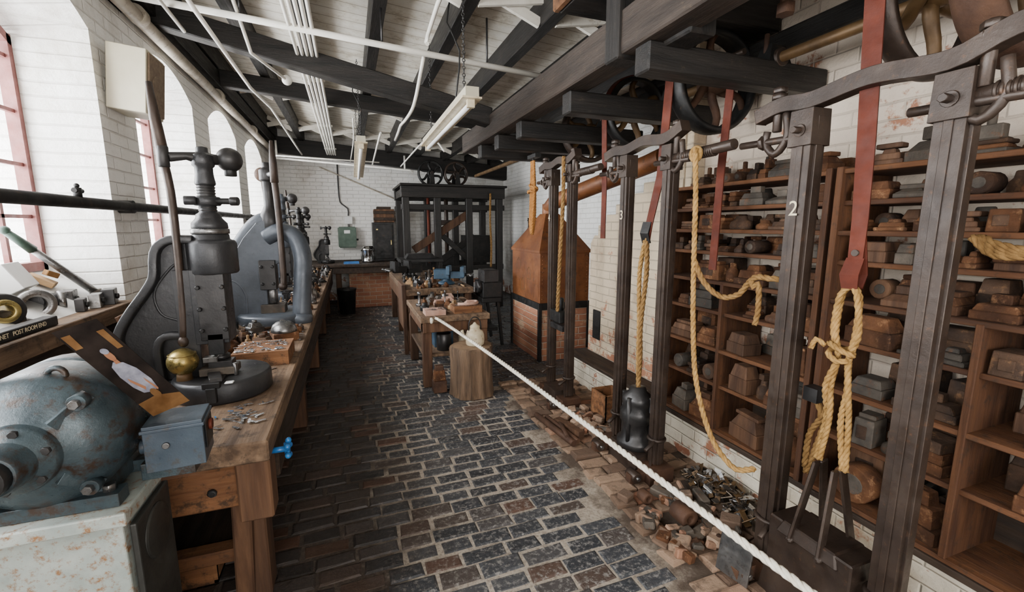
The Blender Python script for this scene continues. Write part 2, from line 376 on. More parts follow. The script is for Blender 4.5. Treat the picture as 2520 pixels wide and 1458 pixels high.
w=MB('window_8')  # made-up window behind the camera, added to carry the fill lamp
for k in range(7): 
    x=-1.2+3.1*k/6; w.bx(x-.02,x+.02,YB-.12,YB-.06,.5,2.9,'window_frame_red')
for k in range(7):
    z=.5+2.4*k/6; w.bx(-1.2,1.9,YB-.12,YB-.06,z-.02,z+.02,'window_frame_red')
w.done(keep=True)
ce=MB('ceiling')
ce.add([(-1.95,YB-.2,ceilz(-1.95)),(3.7,YB-.2,ceilz(3.7)),(3.7,YF+.2,ceilz(3.7)),(-1.95,YF+.2,ceilz(-1.95)),
        (-1.95,YB-.2,3.95),(3.7,YB-.2,3.95),(3.7,YF+.2,3.95),(-1.95,YF+.2,3.95)],
       [(0,3,2,1),(4,5,6,7),(0,1,5,4),(1,2,6,5),(2,3,7,6),(3,0,4,7)],'ceiling_boards')
ce.done(keep=True)
jo=MB('ceiling_joists')
JX=[-1.28,-.79,-.26,.29,.87,1.46,2.05,2.6,3.15]
for x in JX:
    z=ceilz(x); jo.bx(x-.05,x+.05,YB,YF,z-.21,z-.002,'beam_black_y')
jo.done(.006,keep=True)
st=MB('ceiling_cross_struts')
for Y in (1.2,3.25,6.9,9.0):
    for a,b in zip(JX[:-1],JX[1:]):
        za,zb=ceilz(a),ceilz(b)
        st.beam((a+.05,Y-.03,za-.18),(b-.05,Y-.03,zb-.04),.03,.07,'white_paint_wood')
        st.beam((a+.05,Y+.03,za-.04),(b-.05,Y+.03,zb-.18),.03,.07,'white_paint_wood')
st.done(keep=True)
bm=MB('ceiling_tie_beam'); bm.beam((-1.36,4.2,3.14),(1.30,4.2,2.60),.14,.16,'beam_black_x'); bm.done(.008,keep=True)
for y,w_,h_,dz in ((5.92,.12,.17,0),(10.05,.2,.30,-.02),(-.6,.16,.2,0)):
    bm=MB('ceiling_cross_beam'); bm.beam((-1.36,y,3.19+dz),(3.49 if y>2 else 2.45,y,2.80+dz if y>2 else 2.87),w_,h_,'beam_black_x'); bm.done(.008,keep=True)
bm=MB('ceiling_wall_plate'); bm.bx(-1.35,-1.22,YB,YF,3.08,3.24,'beam_black_y'); bm.done(.006,keep=True)
lb=MB('shafting_frame')
lb.bx(1.28,1.44,-1.0,5.2,2.42,2.62,'beam_brown_y')
lb.bx(1.44,1.52,-1.0,1.75,2.62,2.82,'beam_black_y')
for y,z in ((4.55,2.29),(4.0,2.29),(3.43,2.29),(2.60,2.29),(1.84,2.30),(.55,2.29)):
    lb.bx(1.30,2.44,y-.055,y+.055,z-.01,z+.12,'beam_black_x')
lb.bx(1.38,1.52,1.62,1.86,2.40,2.86,'beam_black_z'); lb.bx(1.26,1.40,1.98,2.1,2.40,2.80,'beam_black_z')
lb.bx(1.12,2.44,2.10,2.34,2.72,2.90,'beam_black_x'); lb.bx(1.08,1.12,2.10,2.34,2.72,2.90,'bench_wood_x')
lb.bx(1.5,2.44,-.6,.9,2.78,2.82,'beam_black_y'); lb.bx(1.5,1.95,.9,2.1,2.78,2.82,'beam_black_y'); lb.bx(1.55,1.62,2.34,5.0,2.62,2.80,'beam_black_y')
lb.bx(2.3,2.44,-1,4.5,2.56,2.66,'beam_black_y')
frame_ob=lb.done(.008)

# ------------------------------------------------------------------ pipes
p=MB('eave_pipe'); p.cyl((-1.27,YB+.01,3.01),(-1.27,9.9,2.98),.045,'cream_pipe')
for y in (2.2,3.9,5.9,7.8): p.cyl((-1.27,y,3.01),(-1.27,y+.08,3.01),.06,'cream_pipe')
p.done(keep=True)
p=MB('wall_pipe'); p.cyl((-1.29,.0,1.715),(-1.29,9.9,1.72),.030,'iron_black')
for y in (3.5,5.4,7.2): p.cyl((-1.345,y,1.715),(-1.27,y,1.715),.04,'iron_black')
p.cyl((-1.29,2.93,1.74),(-1.29,2.93,1.79),.018,'iron_black'); p.cyl((-1.29,2.90,1.775),(-1.29,2.97,1.775),.012,'iron_black'); p.sph((-1.29,2.93,1.80),.012,'iron_black')
p.done(keep=True)
p=MB('conduit_bundle')
for i in range(5): p.cyl((-.31+i*.036,YB+.01,2.97),(-.31+i*.036,9.4,2.93),.0135,'white_pipe',seg=10)
for y in (1.5,3.0,4.9,7.0,9.0): p.bx(-.34,-.14,y-.012,y+.012,2.965,2.99,'white_pipe')
p.done(keep=True)
p=MB('sprinkler_pipe'); p.cyl((-1.25,3.6,3.0),(1.68,3.6,2.815),.022,'white_pipe')
for x in (-.6,.3,1.1): p.cyl((x,3.6,2.955-.063*(x+.6)),(x,3.6,3.2),.008,'iron_grey',seg=6)
p.done(keep=True)
def pipe(P,r,step=.1,mat='white_pipe',extra=None):
    p=MB('conduit_pipe'); p.tube(smooth_path(P,step) if step else P,r,mat)
    if extra: p.sph(extra,.04,mat)
    p.done()
pipe([(.62,3.54,2.93),(.62,3.50,2.98),(.66,2.6,3.06),(.95,1.2,3.06),(1.0,-1,3.06)],.015,.2)
pipe([(.62,3.66,2.92),(.6,3.75,2.80),(.58,4.05,2.62),(.58,4.6,2.62),(.56,4.9,2.62),(.55,5.05,2.58),(.55,5.4,2.56)],.014)
pipe([(.45,6.2,2.78),(.47,7.5,2.78),(.5,9.6,2.76)],.014,.3)
pipe([(-.86,YB+.02,3.0),(-.86,3.3,2.99),(-.80,3.4,2.88),(-.80,5.0,2.88),(-.78,6.1,2.96),(-.76,9.5,2.92)],.015,0)
pipe([(-.62,1.0,3.08),(-.62,3.5,3.04),(-.60,3.9,2.84),(-.42,4.35,2.80)],.012,0,extra=(-.42,4.35,2.80))
pipe([(1.15,5.6,2.50),(1.1,5.9,2.68),(1.05,6.5,2.76),(1.0,9.0,2.72)],.012,.2)
pipe([(-1.05,YB+.02,3.05),(-1.05,2.9,3.04),(-1.0,3.2,2.95),(-1.0,3.9,2.93)],.012,0)
pipe([(.12,6.1,2.92),(.14,7.5,2.90),(.1,9.7,2.86)],.010,.4)
p=MB('conduit_pipe'); p.tube([(-1.2,9.2,2.80),(1.2,9.2,2.68),(1.25,9.2,2.64)],.018,'white_pipe'); p.tube([(-1.2,8.9,2.80),(.6,8.9,2.76)],.014,'white_pipe')
p.cyl((-1.15,9.2,2.80),(-1.15,9.2,3.1),.018,'white_pipe'); p.cyl((1.1,9.2,2.68),(1.1,9.2,2.95),.018,'white_pipe'); p.done()
p=MB('wall_conduit'); p.tube(smooth_path([(-.16,YF-.02,2.85),(-.16,YF-.02,2.2),(-.12,YF-.02,2.05),(0,YF-.03,1.95),(0.0,YF-.03,1.8)],.08),.014,'iron_grey')
p.bx(-.08,.08,YF-.08,YF-.002,1.63,1.78,'label_white'); p.bx(-.02,.02,YF-.06,YF-.03,1.57,1.65,'iron_grey'); p.tube([(-.5,YF-.03,2.78),(.3,YF-.03,2.45),(1.1,YF-.03,2.12)],.012,'cream_pipe'); p.done(.004)

def fluo(p0,p1):
    o=MB('fluorescent_light'); p0=Vector(p0);p1=Vector(p1)
    o.beam(p0,p1,.09,.06,'speaker_beige'); o.beam(p0-V(0,0,.035),p1-V(0,0,.035),.13,.012,'cream_enamel')
    d=(p1-p0).normalized()
    o.cyl(p0+d*.06-V(0,0,.065),p1-d*.06-V(0,0,.065),.017,'label_white')
    for q in (p0+d*.05,p1-d*.05): o.box(q-V(0,0,.06),(.05,.03,.06),'cream_enamel')
    for q in (p0.lerp(p1,.12),p0.lerp(p1,.85)):
        z=q.z+.03; top=ceilz(q.x)-.035; k=0
        while z<top:
            o.torus((q.x,q.y,z+.014),.010,.0035,'iron_grey','Y' if k%2 else 'X',8); z+=.024; k+=1
    o.tube(smooth_path([p0+V(0,.5,.03),p0+V(.03,.45,.4),p0+V(-.05,.5,.6),p0+V(0,.5,ceilz(p0.x)-p0.z-.02)],.1),.006,'iron_black',6)
    return o.done()
fluo((.80,2.95,2.46),(.80,4.75,2.44)); fluo((.17,5.1,2.50),(.17,7.0,2.33))
s=MB('wall_speaker'); s.X=Matrix.Translation((-1.225,3.64,2.49))@Euler((0,math.radians(6),0)).to_matrix().to_4x4()
s.bx(-.10,.10,-.14,.14,-.19,.19,'speaker_beige'); s.bx(.10,.112,-.125,.125,-.175,.175,'speaker_grille'); s.lathe((.112,0,-.02),[(.09,0),(.085,.006),(.05,.004),(.001,.004)],'speaker_grille','X')
s.X=Matrix(); s.bx(-1.348,-1.29,3.6,3.68,2.4,2.58,'iron_black'); s.done(.004)

# ------------------------------------------------------------------ left parts shelf
s=MB('parts_shelf')
s.bx(-1.74,-1.28,2.1,3.42,1.10,1.135,'bench_wood'); s.bx(-1.30,-1.275,1.4,3.42,1.05,1.14,'bench_wood')
s.bx(-1.345,-1.31,1.4,3.42,.805,1.08,'dark_wood_y')
SH=s.done(.004)
def textobj(body,loc,rot,size,mat,parent,name='lettering'):
    c=bpy.data.curves.new(name,'FONT'); c.body=body; c.size=size; c.extrude=.0004; c.align_x='CENTER'; c.align_y='CENTER'
    c.materials.append(MATS[mat]); o=bpy.data.objects.new(name,c); COL.objects.link(o)
    o.location=loc; o.rotation_euler=rot; adopt(o,parent); return o
b=MB('steel_bar'); b.bx(-1.37,-1.315,2.12,2.66,1.136,1.180,'iron_black'); ob=b.done(.003)
textobj('E SANET   POST ROOM END',(-1.3135,2.40,1.160),(math.pi/2,0,math.pi/2),.027,'paint_number',ob)
b=MB('shaft_bearing')
b.X=Matrix.Translation((-1.50,2.62,1.137))@Matrix.Rotation(math.radians(50),4,'Z')
b.bx(-.10,.10,-.045,.045,0,.03,'die_grey'); b.box((0,0,.05),(.15,.08,.06),'die_grey')
b.lathe((0,-.055,.085),[(.045,0),(.075,0),(.08,.01),(.08,.10),(.075,.11),(.045,.11)],'iron_grey','Y',closed=True)
b.lathe((0,-.07,.085),[(.03,0),(.052,0),(.055,.02),(.045,.13),(.03,.13)],'brass','Y',closed=True); b.done(.003,parent=SH)
b=MB('pipe_elbow'); b.X=Matrix.Translation((-1.52,2.90,1.137))@Matrix.Rotation(math.radians(35),4,'Z')
b.lathe((0,-.09,.075),[(.04,0),(.072,0),(.075,.01),(.075,.03),(.055,.04),(.05,.12),(.04,.12)],'steel_worn','Y',closed=True)
b.tube(smooth_path([(0,.02,.075),(.02,.08,.07),(.07,.10,.06),(.11,.10,.055)],.02),.05,'iron_grey',16); b.lathe((.10,.10,.06),[(.055,0),(.06,.02),(.055,.03)],'steel_worn','X'); b.done(parent=SH)
b=MB('drilled_steel_blocks')
for i,(x,y,w,h) in enumerate(((-1.40,3.05,.08,.07),(-1.38,3.16,.10,.08),(-1.37,3.29,.12,.09),(-1.52,3.2,.12,.10),(-1.58,3.32,.10,.09))):
    b.box((x,y,1.136+h/2),(w*.5,w,h),'steel_worn' if i%2 else 'iron_grey',(0,0,.25)); b.cyl((x+w*.24,y,1.136+h/2),(x+w*.27+.012,y+.003,1.136+h/2),.016,'iron_black',seg=12)
b.done(.003,parent=SH)
b=MB('hand_lever_tool'); b.cyl((-1.47,3.37,1.20),(-1.60,3.12,1.47),.022,'steel_worn',.018); b.cyl((-1.60,3.12,1.47),(-1.65,3.03,1.57),.024,'green_handle',.017); b.sph((-1.65,3.03,1.575),.022,'green_handle')
b.cyl((-1.45,3.38,1.14),(-1.47,3.37,1.21),.03,'die_grey'); b.done(parent=SH)
b=MB('sill_offcuts'); b.box((-1.62,2.95,1.33),(.10,.2,.14),'label_white',(0,-.5,.2)); b.box((-1.61,3.17,1.30),(.12,.10,.03),'pale_wood',(0,.57,.3)); b.box((-1.59,3.22,1.33),(.05,.13,.03),'brown_print',(0,.5,.6)); b.done(.003)
b=MB('leaning_board'); b.box((-1.20,3.15,.958),(.02,.32,.30),'bench_wood_z',(0,-.3,.1)); b.done(.003)

# ------------------------------------------------------------------ work bench
b=MB('workbench')
for x0,x1,y0 in ((-.62,-.33,1.78),(-.95,-.63,1.95),(-1.34,-.96,2.1)):
    b.bx(x0,x1,y0,5.2,.715,.80,'bench_wood'); b.bx(x0,x1,5.21,8.8,.715,.798,'bench_wood')
b.bx(-.40,-.335,2.0,8.8,.53,.712,'dark_wood_y')
b.bx(-1.3,-.45,1.87,1.97,.50,.67,'bench_wood_x'); b.bx(-.46,-.34,1.83,1.95,.45,.70,'bench_wood_z')
for yy in (1.97,3.7,5.3,7.0,8.6):
    b.bx(-.52,-.40,yy,yy+.13,0,.715,'bench_wood_z'); b.bx(-1.3,-1.18,yy,yy+.13,0,.715,'bench_wood_z')
    b.bx(-1.2,-.5,yy+.02,yy+.1,.18,.24,'bench_wood_x')
b.beam((-.50,1.98,.02),(-.47,1.93,.52),.07,.05,'bench_wood_z')
b.bx(-1.3,-.5,2.1,8.7,.20,.22,'dark_wood_y'); b.bx(-1.3,-1.27,2.1,8.7,.22,.7,'iron_black')
b.bx(-.64,-.60,2.5,8.6,.23,.7,'dark_wood_y'); b.bx(-1.25,-.62,2.5,2.53,.23,.7,'iron_black')
b.cyl((-.55,1.87,.58),(-.55,1.855,.58),.02,'iron_black',seg=6)
bench=b.done(.008)
b=MB('valve_tap'); c=V(-.315,1.90,.70)
b.cyl(c+V(-.03,0,0),c+V(.03,0,0),.012,'blue_paint'); b.cyl(c+V(.03,0,-.02),c+V(.03,0,.025),.012,'blue_paint')
for k in range(5):
    t=2*math.pi*k/5; b.cyl(c+V(.035,0,0),c+V(.035,.03*math.cos(t),.03*math.sin(t)),.006,'blue_paint',seg=8); b.sph(c+V(.035,.032*math.cos(t),.032*math.sin(t)),.012,'blue_paint')
b.done()
b=MB('scrap_box'); x0,x1,y0,y1=-.98,-.64,2.12,2.42
b.bx(x0,x1,y0,y0+.015,0.005,.17,'bench_wood_x');b.bx(x0,x1,y1-.015,y1,0.005,.17,'bench_wood_x');b.bx(x0,x0+.015,y0,y1,0.005,.17,'bench_wood_x');b.bx(x1-.015,x1,y0,y1,0.005,.17,'bench_wood_x');b.bx(x0,x1,y0,y1,.005,.02,'bench_wood_x')
for i in range(120):
    b.box((R.uniform(x0+.04,x1-.04),R.uniform(y0+.04,y1-.04),R.uniform(.10,.16)),(R.uniform(.02,.05),R.uniform(.01,.03),.003),R.choice(['offcut_metal','scrap_dark']),(R.uniform(-.6,.6),R.uniform(-.6,.6),R.uniform(0,3)))
b.done()
def leafs(b,x0,x1,y0,y1,z,n,mat,s=.03):
    for i in range(n):
        cx,cy=R.uniform(x0,x1),R.uniform(y0,y1); a=R.uniform(0,6.28); L=R.uniform(.5,1.1)*s; W=L*R.uniform(.2,.42)
        pts=[]
        for k in range(8):
            t=2*math.pi*k/8; px,py=L*math.cos(t),W*math.sin(t)*(1+.3*math.cos(2*t)); pts.append((cx+px*math.cos(a)-py*math.sin(a),cy+px*math.sin(a)+py*math.cos(a)))
        zz=z+R.uniform(.001,.008); b.prism(pts,'XY',zz,zz+.0015,mat)
b=MB('metal_offcuts'); leafs(b,-.54,-.38,1.93,2.2,.80,34,'offcut_metal',.026); leafs(b,-.60,-.42,2.0,2.2,.80,4,'blue_paint',.014); leafs(b,-.9,-.37,2.7,4.4,.80,140,'offcut_metal',.028); leafs(b,-.9,-.37,4.4,7.4,.80,60,'scrap_dark',.04); b.done(parent=bench)
b=MB('tool_block'); b.bx(-.66,-.37,2.78,3.08,.80,.885,'bench_wood_x'); leafs(b,-.65,-.39,2.8,3.05,.885,60,'offcut_metal',.028); b.done(.004,parent=bench)

# ------------------------------------------------------------------ fly presses
def fly_press(name,loc,sc=1.0,body='press_dark',arm=math.radians(205),lever=True,rotz=0):
    b=MB(name); g=body
    b.lathe((0,-.03,0),[(.195,0),(.205,.01),(.205,.085),(.195,.10),(.001,.10)],g,seg=40)
    b.bx(-.28,-.05,-.09,.12,0,.085,g); b.bx(-.035,.035,-.245,-.02,.085,.112,'iron_black')
    b.bx(-.02,.02,-.255,-.2,.02,.09,'iron_black')
    b.box((0,-.07,.125),(.15,.10,.035),'die_grey'); b.box((.01,-.07,.155),(.10,.07,.03),'iron_grey'); b.box((-.03,-.08,.18),(.06,.05,.025),'steel_worn')
    b.cyl((.07,-.11,.1),(.07,-.11,.16),.012,'steel_worn',seg=6); b.box((.0,-.17,.118),(.05,.12,.02),'iron_grey',(0,0,.3))
    b.bx(.05,.085,-.24,-.21,.1,.106,'label_white')
    o=[(-.27,.07),(-.365,.20),(-.385,.27),(-.375,.33),(-.33,.41),(-.265,.50),(-.225,.57),(-.215,.65),(-.20,.70),(-.15,.735),(-.06,.735),(-.06,.56),(-.085,.52),(-.085,.07)]
    b.prism([(x,z) for x,z in o],'XZ',-.028,.028,g)
    def rim(pts,r,fl=2.7):
        P=smooth_path([(x,0,z) for x,z in pts],.02)
        n=len(P); vs=[];fs=[]
        sh=[(-1,-.8),(-.8,-1),(.8,-1),(1,-.8),(1,.8),(.8,1),(-.8,1),(-1,.8)]
        for i,p in enumerate(P):
            d=(P[min(i+1,n-1)]-P[max(i-1,0)]).normalized(); nn=V(d.z,0,-d.x)
            for a_,c_ in sh: vs.append(p+nn*a_*r*.8+V(0,1,0)*c_*r*fl)
        for i in range(n-1):
            for k in range(8):
                l=(k+1)%8; fs.append((i*8+k,i*8+l,(i+1)*8+l,(i+1)*8+k))
        fs+=[tuple(range(8)),tuple((n-1)*8+k for k in range(8))]
        b.add(vs,fs,g,True)
    rim(o[:11],.024); rim([(-.24,.06),(-.245,.24),(-.21,.295),(-.16,.295),(-.12,.29)],.022); rim([(-.15,.36),(-.22,.40),(-.235,.50),(-.17,.60),(-.12,.64)],.008,4)
    b.bx(-.15,-.07,-.07,.07,.07,.60,g)
    b.bx(-.085,.05,-.075,.075,.25,.60,g); b.bx(-.06,.055,-.09,-.07,.27,.58,'iron_grey')
    for z in (.32,.42,.52):
        b.cyl((-.05,-.105,z),(-.05,-.085,z),.011,'iron_black',seg=6); b.cyl((.045,-.105,z),(.045,-.085,z),.011,'iron_black',seg=6)
    b.bx(-.035,.03,-.09,.02,.20,.30,'iron_black'); b.cyl((0,-.04,.17),(0,-.04,.24),.028,'steel_worn'); b.cyl((0,-.04,.17),(0,-.04,.19),.04,'iron_grey')
    b.lathe((0,0,0),[(.095,.575),(.102,.585),(.102,.715),(.095,.73),(.076,.735),(.074,.76)],g,seg=32)
    b.lathe((0,0,0),[(.078,.76),(.078,.785)],'steel_worn',seg=32)
    b.lathe((0,0,0),[(.074,.785),(.072,.81),(.055,.83),(.052,.835),(.05,.85),(.035,.86),(.035,.90)],g,seg=32)
    b.lathe((0,0,0),[(.034,.86),(.034,.99)],'iron_grey',seg=20)
    for k in range(10): b.torus((0,0,.855+.013*k),.034,.004,'iron_grey','Z',20)
    b.lathe((0,0,0),[(.050,.89),(.055,.895),(.055,.925),(.050,.93)],g); b.cyl((.03,-.02,.91),(.13,-.04,.91),.014,'iron_black',seg=8); b.cyl((.10,-.035,.91),(.135,-.042,.91),.02,'iron_grey')
    b.cyl((-.03,-.05,.91),(-.075,-.06,.91),.02,g)
    b.lathe((0,0,0),[(.038,.98),(.042,.99),(.036,1.03),(.036,1.06),(.045,1.07),(.045,1.115),(.034,1.12),(.024,1.13),(.024,1.15),(.001,1.155)],g)
    z=1.10; ca,sa=math.cos(arm),math.sin(arm)
    hx,hy=.125*ca,.125*sa
    b.tube([(hx,hy,z-.005),(hx*.5,hy*.5,z+.006),(0,0,z),(-hx*.6,-hy*.6,z)],[.022,.018,.03,.022],'iron_grey',10)
    b.cyl((hx*1.15,hy*1.15,z-.05),(hx*1.15,hy*1.15,z+.04),.022,'iron_grey')
    bx_,by_=-hx*.85,-hy*.85
    b.cyl((bx_,by_,z-.07),(bx_,by_,z-.03),.026,'iron_black'); b.sph((bx_,by_,z+.005),.056,'iron_grey')
    if lever:
        X,Y=hx*1.15,hy*1.15
        b.tube([(X,Y,z+.02),(X-.01,Y,z+.12),(X-.015,Y,z+.17),(X-.02,Y,z+.30)],[.022,.022,.02,.012],'iron_brown',8)
        b.tube(smooth_path([(X,Y,z-.03),(X+.012,Y,z-.15),(X+.012,Y,z-.4),(X+.005,Y,z-.7),(X-.005,Y,z-.82)],.05),.0165,'iron_brown',10); b.sph((X-.005,Y,z-.83),.024,'iron_brown',(1,1,1.2))
    ob=b.done(.004,origin=V(0,0,0)); ob.location=loc; ob.scale=(sc,)*3; ob.rotation_euler=(0,0,rotz); return ob
fly_press('fly_press',(-.61,2.45,.80))
fly_press('fly_press',(-.66,5.35,.80),.98,'press_grey',math.radians(190),True)
fly_press('fly_press',(-.62,6.6,.80),.9,'iron_black',math.radians(160),True)
fly_press('fly_press',(-.70,7.9,.80),.85,'iron_black',math.radians(200),False)
fly_press('fly_press',(-.42,9.35,.87),.62,'iron_black',math.radians(180),False)
b=MB('arch_arm_press'); g='press_grey'
Y=4.15
b.lathe((-.62,Y,.80),[(.27,0),(.28,.01),(.28,.07),(.26,.085),(.001,.09)],g,seg=40)
o=[(-1.0,.82),(-1.03,1.0),(-.99,1.17),(-.90,1.33),(-.80,1.50),(-.70,1.62),(-.60,1.65),(-.54,1.60),(-.54,1.30),(-.62,1.26),(-.66,1.15),(-.66,.82)]
b.prism(o,'XZ',Y-.07,Y+.07,g)
P=smooth_path([(x,Y,z) for x,z in o[:8]],.03); b.tube(P,.06,g,12)
b.tube(smooth_path([(-.96,Y-.06,.85),(-.96,Y-.06,1.05),(-.90,Y-.06,1.16),(-.82,Y-.06,1.05),(-.82,Y-.06,.85)],.03),.014,g,8)
b.tube(smooth_path([(-.64,Y-.04,1.50),(-.53,Y-.06,1.55),(-.42,Y-.08,1.50),(-.375,Y-.10,1.36),(-.38,Y-.12,1.2),(-.41,Y-.14,.86)],.03),.070,g,18)
b.lathe((-.42,Y-.14,.80),[(.09,0),(.092,.05),(.072,.08)],g)
b.bx(-.70,-.58,Y-.12,Y+.02,1.08,1.32,'iron_grey')
for z in (1.13,1.27):
    for x in (-.68,-.60): b.cyl((x,Y-.14,z),(x,Y-.11,z),.014,'iron_black',seg=6)
b.lathe((-.60,Y,0),[(.08,1.56),(.08,1.68),(.055,1.72),(.04,1.76),(.04,1.95),(.06,1.96),(.06,2.04),(.03,2.06),(.03,2.10),(.001,2.10)],'iron_grey')
b.cyl((-.62,Y-.05,.96),(-.62,Y-.05,1.1),.035,'steel_worn'); b.box((-.62,Y-.05,.92),(.18,.14,.07),'die_grey')
b.tube([(-.60,Y,2.0),(-.53,Y-.14,2.0)],[.03,.022],'iron_grey'); b.tube([(-.60,Y,2.0),(-.66,Y+.16,2.0)],.02,'iron_grey'); b.sph((-.66,Y+.17,2.02),.06,'rust_iron')
b.tube([(-.53,Y-.15,1.93),(-.53,Y-.15,2.08),(-.53,Y-.15,2.25)],[.03,.028,.014],'iron_brown',8)
b.tube(smooth_path([(-.53,Y-.15,1.95),(-.52,Y-.15,1.7),(-.52,Y-.15,1.2),(-.53,Y-.15,1.12)],.08),.024,'iron_brown'); b.sph((-.53,Y-.15,1.11),.034,'iron_brown')
b.done(.005)

b=MB('press_tool_clutter')
def die(b,x,y,z,w,d,h,mat,rot=0,boss=True):
    b.box((x,y,z+h*.3),(w,d,h*.6),mat,(0,0,rot)); b.box((x,y,z+h*.8),(w*.85,d*.85,h*.4),mat,(0,0,rot),top=.7)
    if boss:
        if R.random()<.5: b.cyl((x,y,z+h),(x,y,z+h+.02),min(w,d)*.22,mat,seg=10)
        else: b.box((x,y,z+h+.012),(w*.3,d*.35,.03),mat,(0,0,rot))
def tool(b,x,y,z):
    t=R.random(); w=R.uniform(.03,.10); mt=R.choice(['die_rust','die_brown','die_grey','steel_worn','iron_black','pale_wood','bench_wood_x','iron_grey','steel_worn'])
    if t<.45: die(b,x,y,z,w,w*R.uniform(.6,1.3),R.uniform(.03,.09),mt,R.uniform(0,3))
    elif t<.65: h=R.uniform(.03,.1); b.lathe((x,y,z),[(w*.5,0),(w*.5,h*.6),(w*.3,h*.7),(w*.25,h)],mt,seg=16)
    elif t<.75: h=R.uniform(.10,.20); b.lathe((x,y,z),[(w*.4,0),(w*.4,.03),(w*.15,.035),(w*.15,h*.8),(w*.22,h*.82),(w*.2,h)],mt,seg=14)
    elif t<.85:
        a=R.uniform(0,3); dx,dy=math.cos(a)*w,math.sin(a)*w
        b.cyl((x-dx,y-dy,z+.012),(x+dx,y+dy,z+.012),.010,'pale_wood',seg=8); b.cyl((x+dx-dy*.4,y+dy+dx*.4,z+.018),(x+dx+dy*.4,y+dy-dx*.4,z+.018),.017,'iron_grey',seg=8)
    else: a=R.uniform(0,3); b.cyl((x,y,z+.014),(x+w*1.5*math.cos(a),y+w*1.5*math.sin(a),z+.014),.012,mt,seg=8)
busy=[(-.62,2.45,.30),(-.60,4.1,.34),(-.66,5.3,.26),(-.62,6.6,.24),(-.70,7.9,.22),(-.52,2.93,.24),(-.47,3.42,.15),(-.80,3.2,.15),(-1.20,3.15,.22)]
n=0
while n<430:
    x=R.uniform(-1.22,-.39); y=R.uniform(2.4,8.7)
    if any((x-a)**2+(y-c)**2<r*r for a,c,r in busy): continue
    if x<-.62 and any(c-.15<y<c+.15 for a,c,r in busy[:5]): continue
    n+=1; tool(b,x,y,.80)
b.done(.002,parent=bench)
b=MB('domed_die'); b.box((-.47,3.42,.83),(.16,.16,.06),'die_rust',(0,0,.3)); b.lathe((-.47,3.42,.86),[(.085,0),(.083,.02),(.07,.05),(.045,.07),(.015,.078),(.001,.08)],'steel_worn'); b.done(.003)
b=MB('domed_die'); b.lathe((-.80,3.2,.80),[(.09,0),(.10,.03),(.075,.05),(.05,.09),(.05,.12),(.001,.12)],'die_rust'); b.done()
b=MB('brass_bowl'); c=(-.745,2.345,.985); b.sph(c,.062,'brass'); b.torus((c[0],c[1],c[2]+.035),.052,.004,'brass','Z',20); b.lathe((c[0],c[1],.885),[(.035,0),(.03,.03),(.03,.05)],'brass_dark'); b.done()

# ------------------------------------------------------------------ polishing motor on pedestal
b=MB('polishing_motor_stand')
b.box((-.92,1.56,.39),(.58,.28,.78),'pedestal_paint',top=.97); b.bx(-1.22,-.62,1.40,1.71,.78,.82,'pedestal_paint')
b.bx(-.632,-.615,1.44,1.68,.05,.76,'pedestal_dark'); b.lathe((-.617,1.56,.66),[(.085,0),(.08,.008),(.001,.008)],'pedestal_dark','X')
b.bx(-1.24,-.60,1.38,1.74,0,.04,'pedestal_paint')
b.done(.012,segs=2)
b=MB('electric_motor'); ax=V(-.815,0,1.02); g='blue_grey_paint'
prof=[(.001,1.30),(.05,1.30),(.055,1.31),(.06,1.36),(.085,1.375),(.09,1.385),(.09,1.40),(.13,1.415),(.165,1.44),(.185,1.47),(.192,1.50),(.192,1.62),(.188,1.625),(.188,1.635),(.192,1.64),(.192,1.70),(.18,1.735),(.12,1.755),(.05,1.76),(.001,1.76)]
b.lathe((ax.x,0,ax.z),prof,g,'Y',seg=40)
b.cyl((ax.x,1.31,ax.z),(ax.x-.05,1.02,ax.z),.028,'iron_brown'); b.cyl((ax.x,1.30,ax.z),(ax.x,1.27,ax.z),.045,'iron_grey')
for k in range(6):
    t=2*math.pi*k/6+.3; b.cyl((ax.x+.075*math.cos(t),1.385,ax.z+.075*math.sin(t)),(ax.x+.075*math.cos(t),1.365,ax.z+.075*math.sin(t)),.011,'iron_grey',seg=6)
for k in range(4):
    t=math.pi/4+math.pi*k/2; c=(ax.x+.17*math.cos(t),1.45,ax.z+.17*math.sin(t)); b.cyl(c,(c[0],1.42,c[2]),.022,g,seg=12); b.cyl((c[0],1.425,c[2]),(c[0],1.405,c[2]),.013,'steel_worn',seg=6)
    b.beam((ax.x+.10*math.cos(t),1.405,ax.z+.10*math.sin(t)),(ax.x+.185*math.cos(t),1.46,ax.z+.185*math.sin(t)),.02,.03,g)
b.bx(ax.x-.19,ax.x+.17,1.44,1.50,.822,.86,g); b.bx(ax.x-.19,ax.x+.17,1.64,1.70,.822,.86,g); b.box((ax.x,1.58,.87),(.26,.22,.08),g)
b.cyl((ax.x+.14,1.47,.86),(ax.x+.14,1.47,.88),.016,'steel_worn',seg=6)
b.torus((ax.x+.05,1.5,ax.z+.18),.020,.008,g,'Y',16); MO=b.done(.003)
b=MB('switch_box'); b.X=Matrix.Translation((-.54,1.60,.945))@Matrix.Rotation(.1,4,'Z')
b.bx(-.075,.075,-.07,.07,-.08,.065,'blue_box_paint'); b.bx(-.08,.08,-.075,.075,.045,.055,'blue_box_paint'); b.bx(.076,.08,-.05,.05,-.04,.045,'iron_black'); b.cyl((.08,0,.02),(.09,0,.02),.018,'leather_red'); b.cyl((-.10,0,-.02),(-.07,0,-.02),.022,'blue_box_paint'); b.cyl((-.02,-.078,.0),(-.02,-.07,.0),.01,'steel_worn')
b.X=Matrix(); b.bx(-.64,-.50,1.57,1.63,.822,.875,'blue_grey_paint'); b.done(.01,segs=2,parent=MO)
b=MB('printed_photograph')
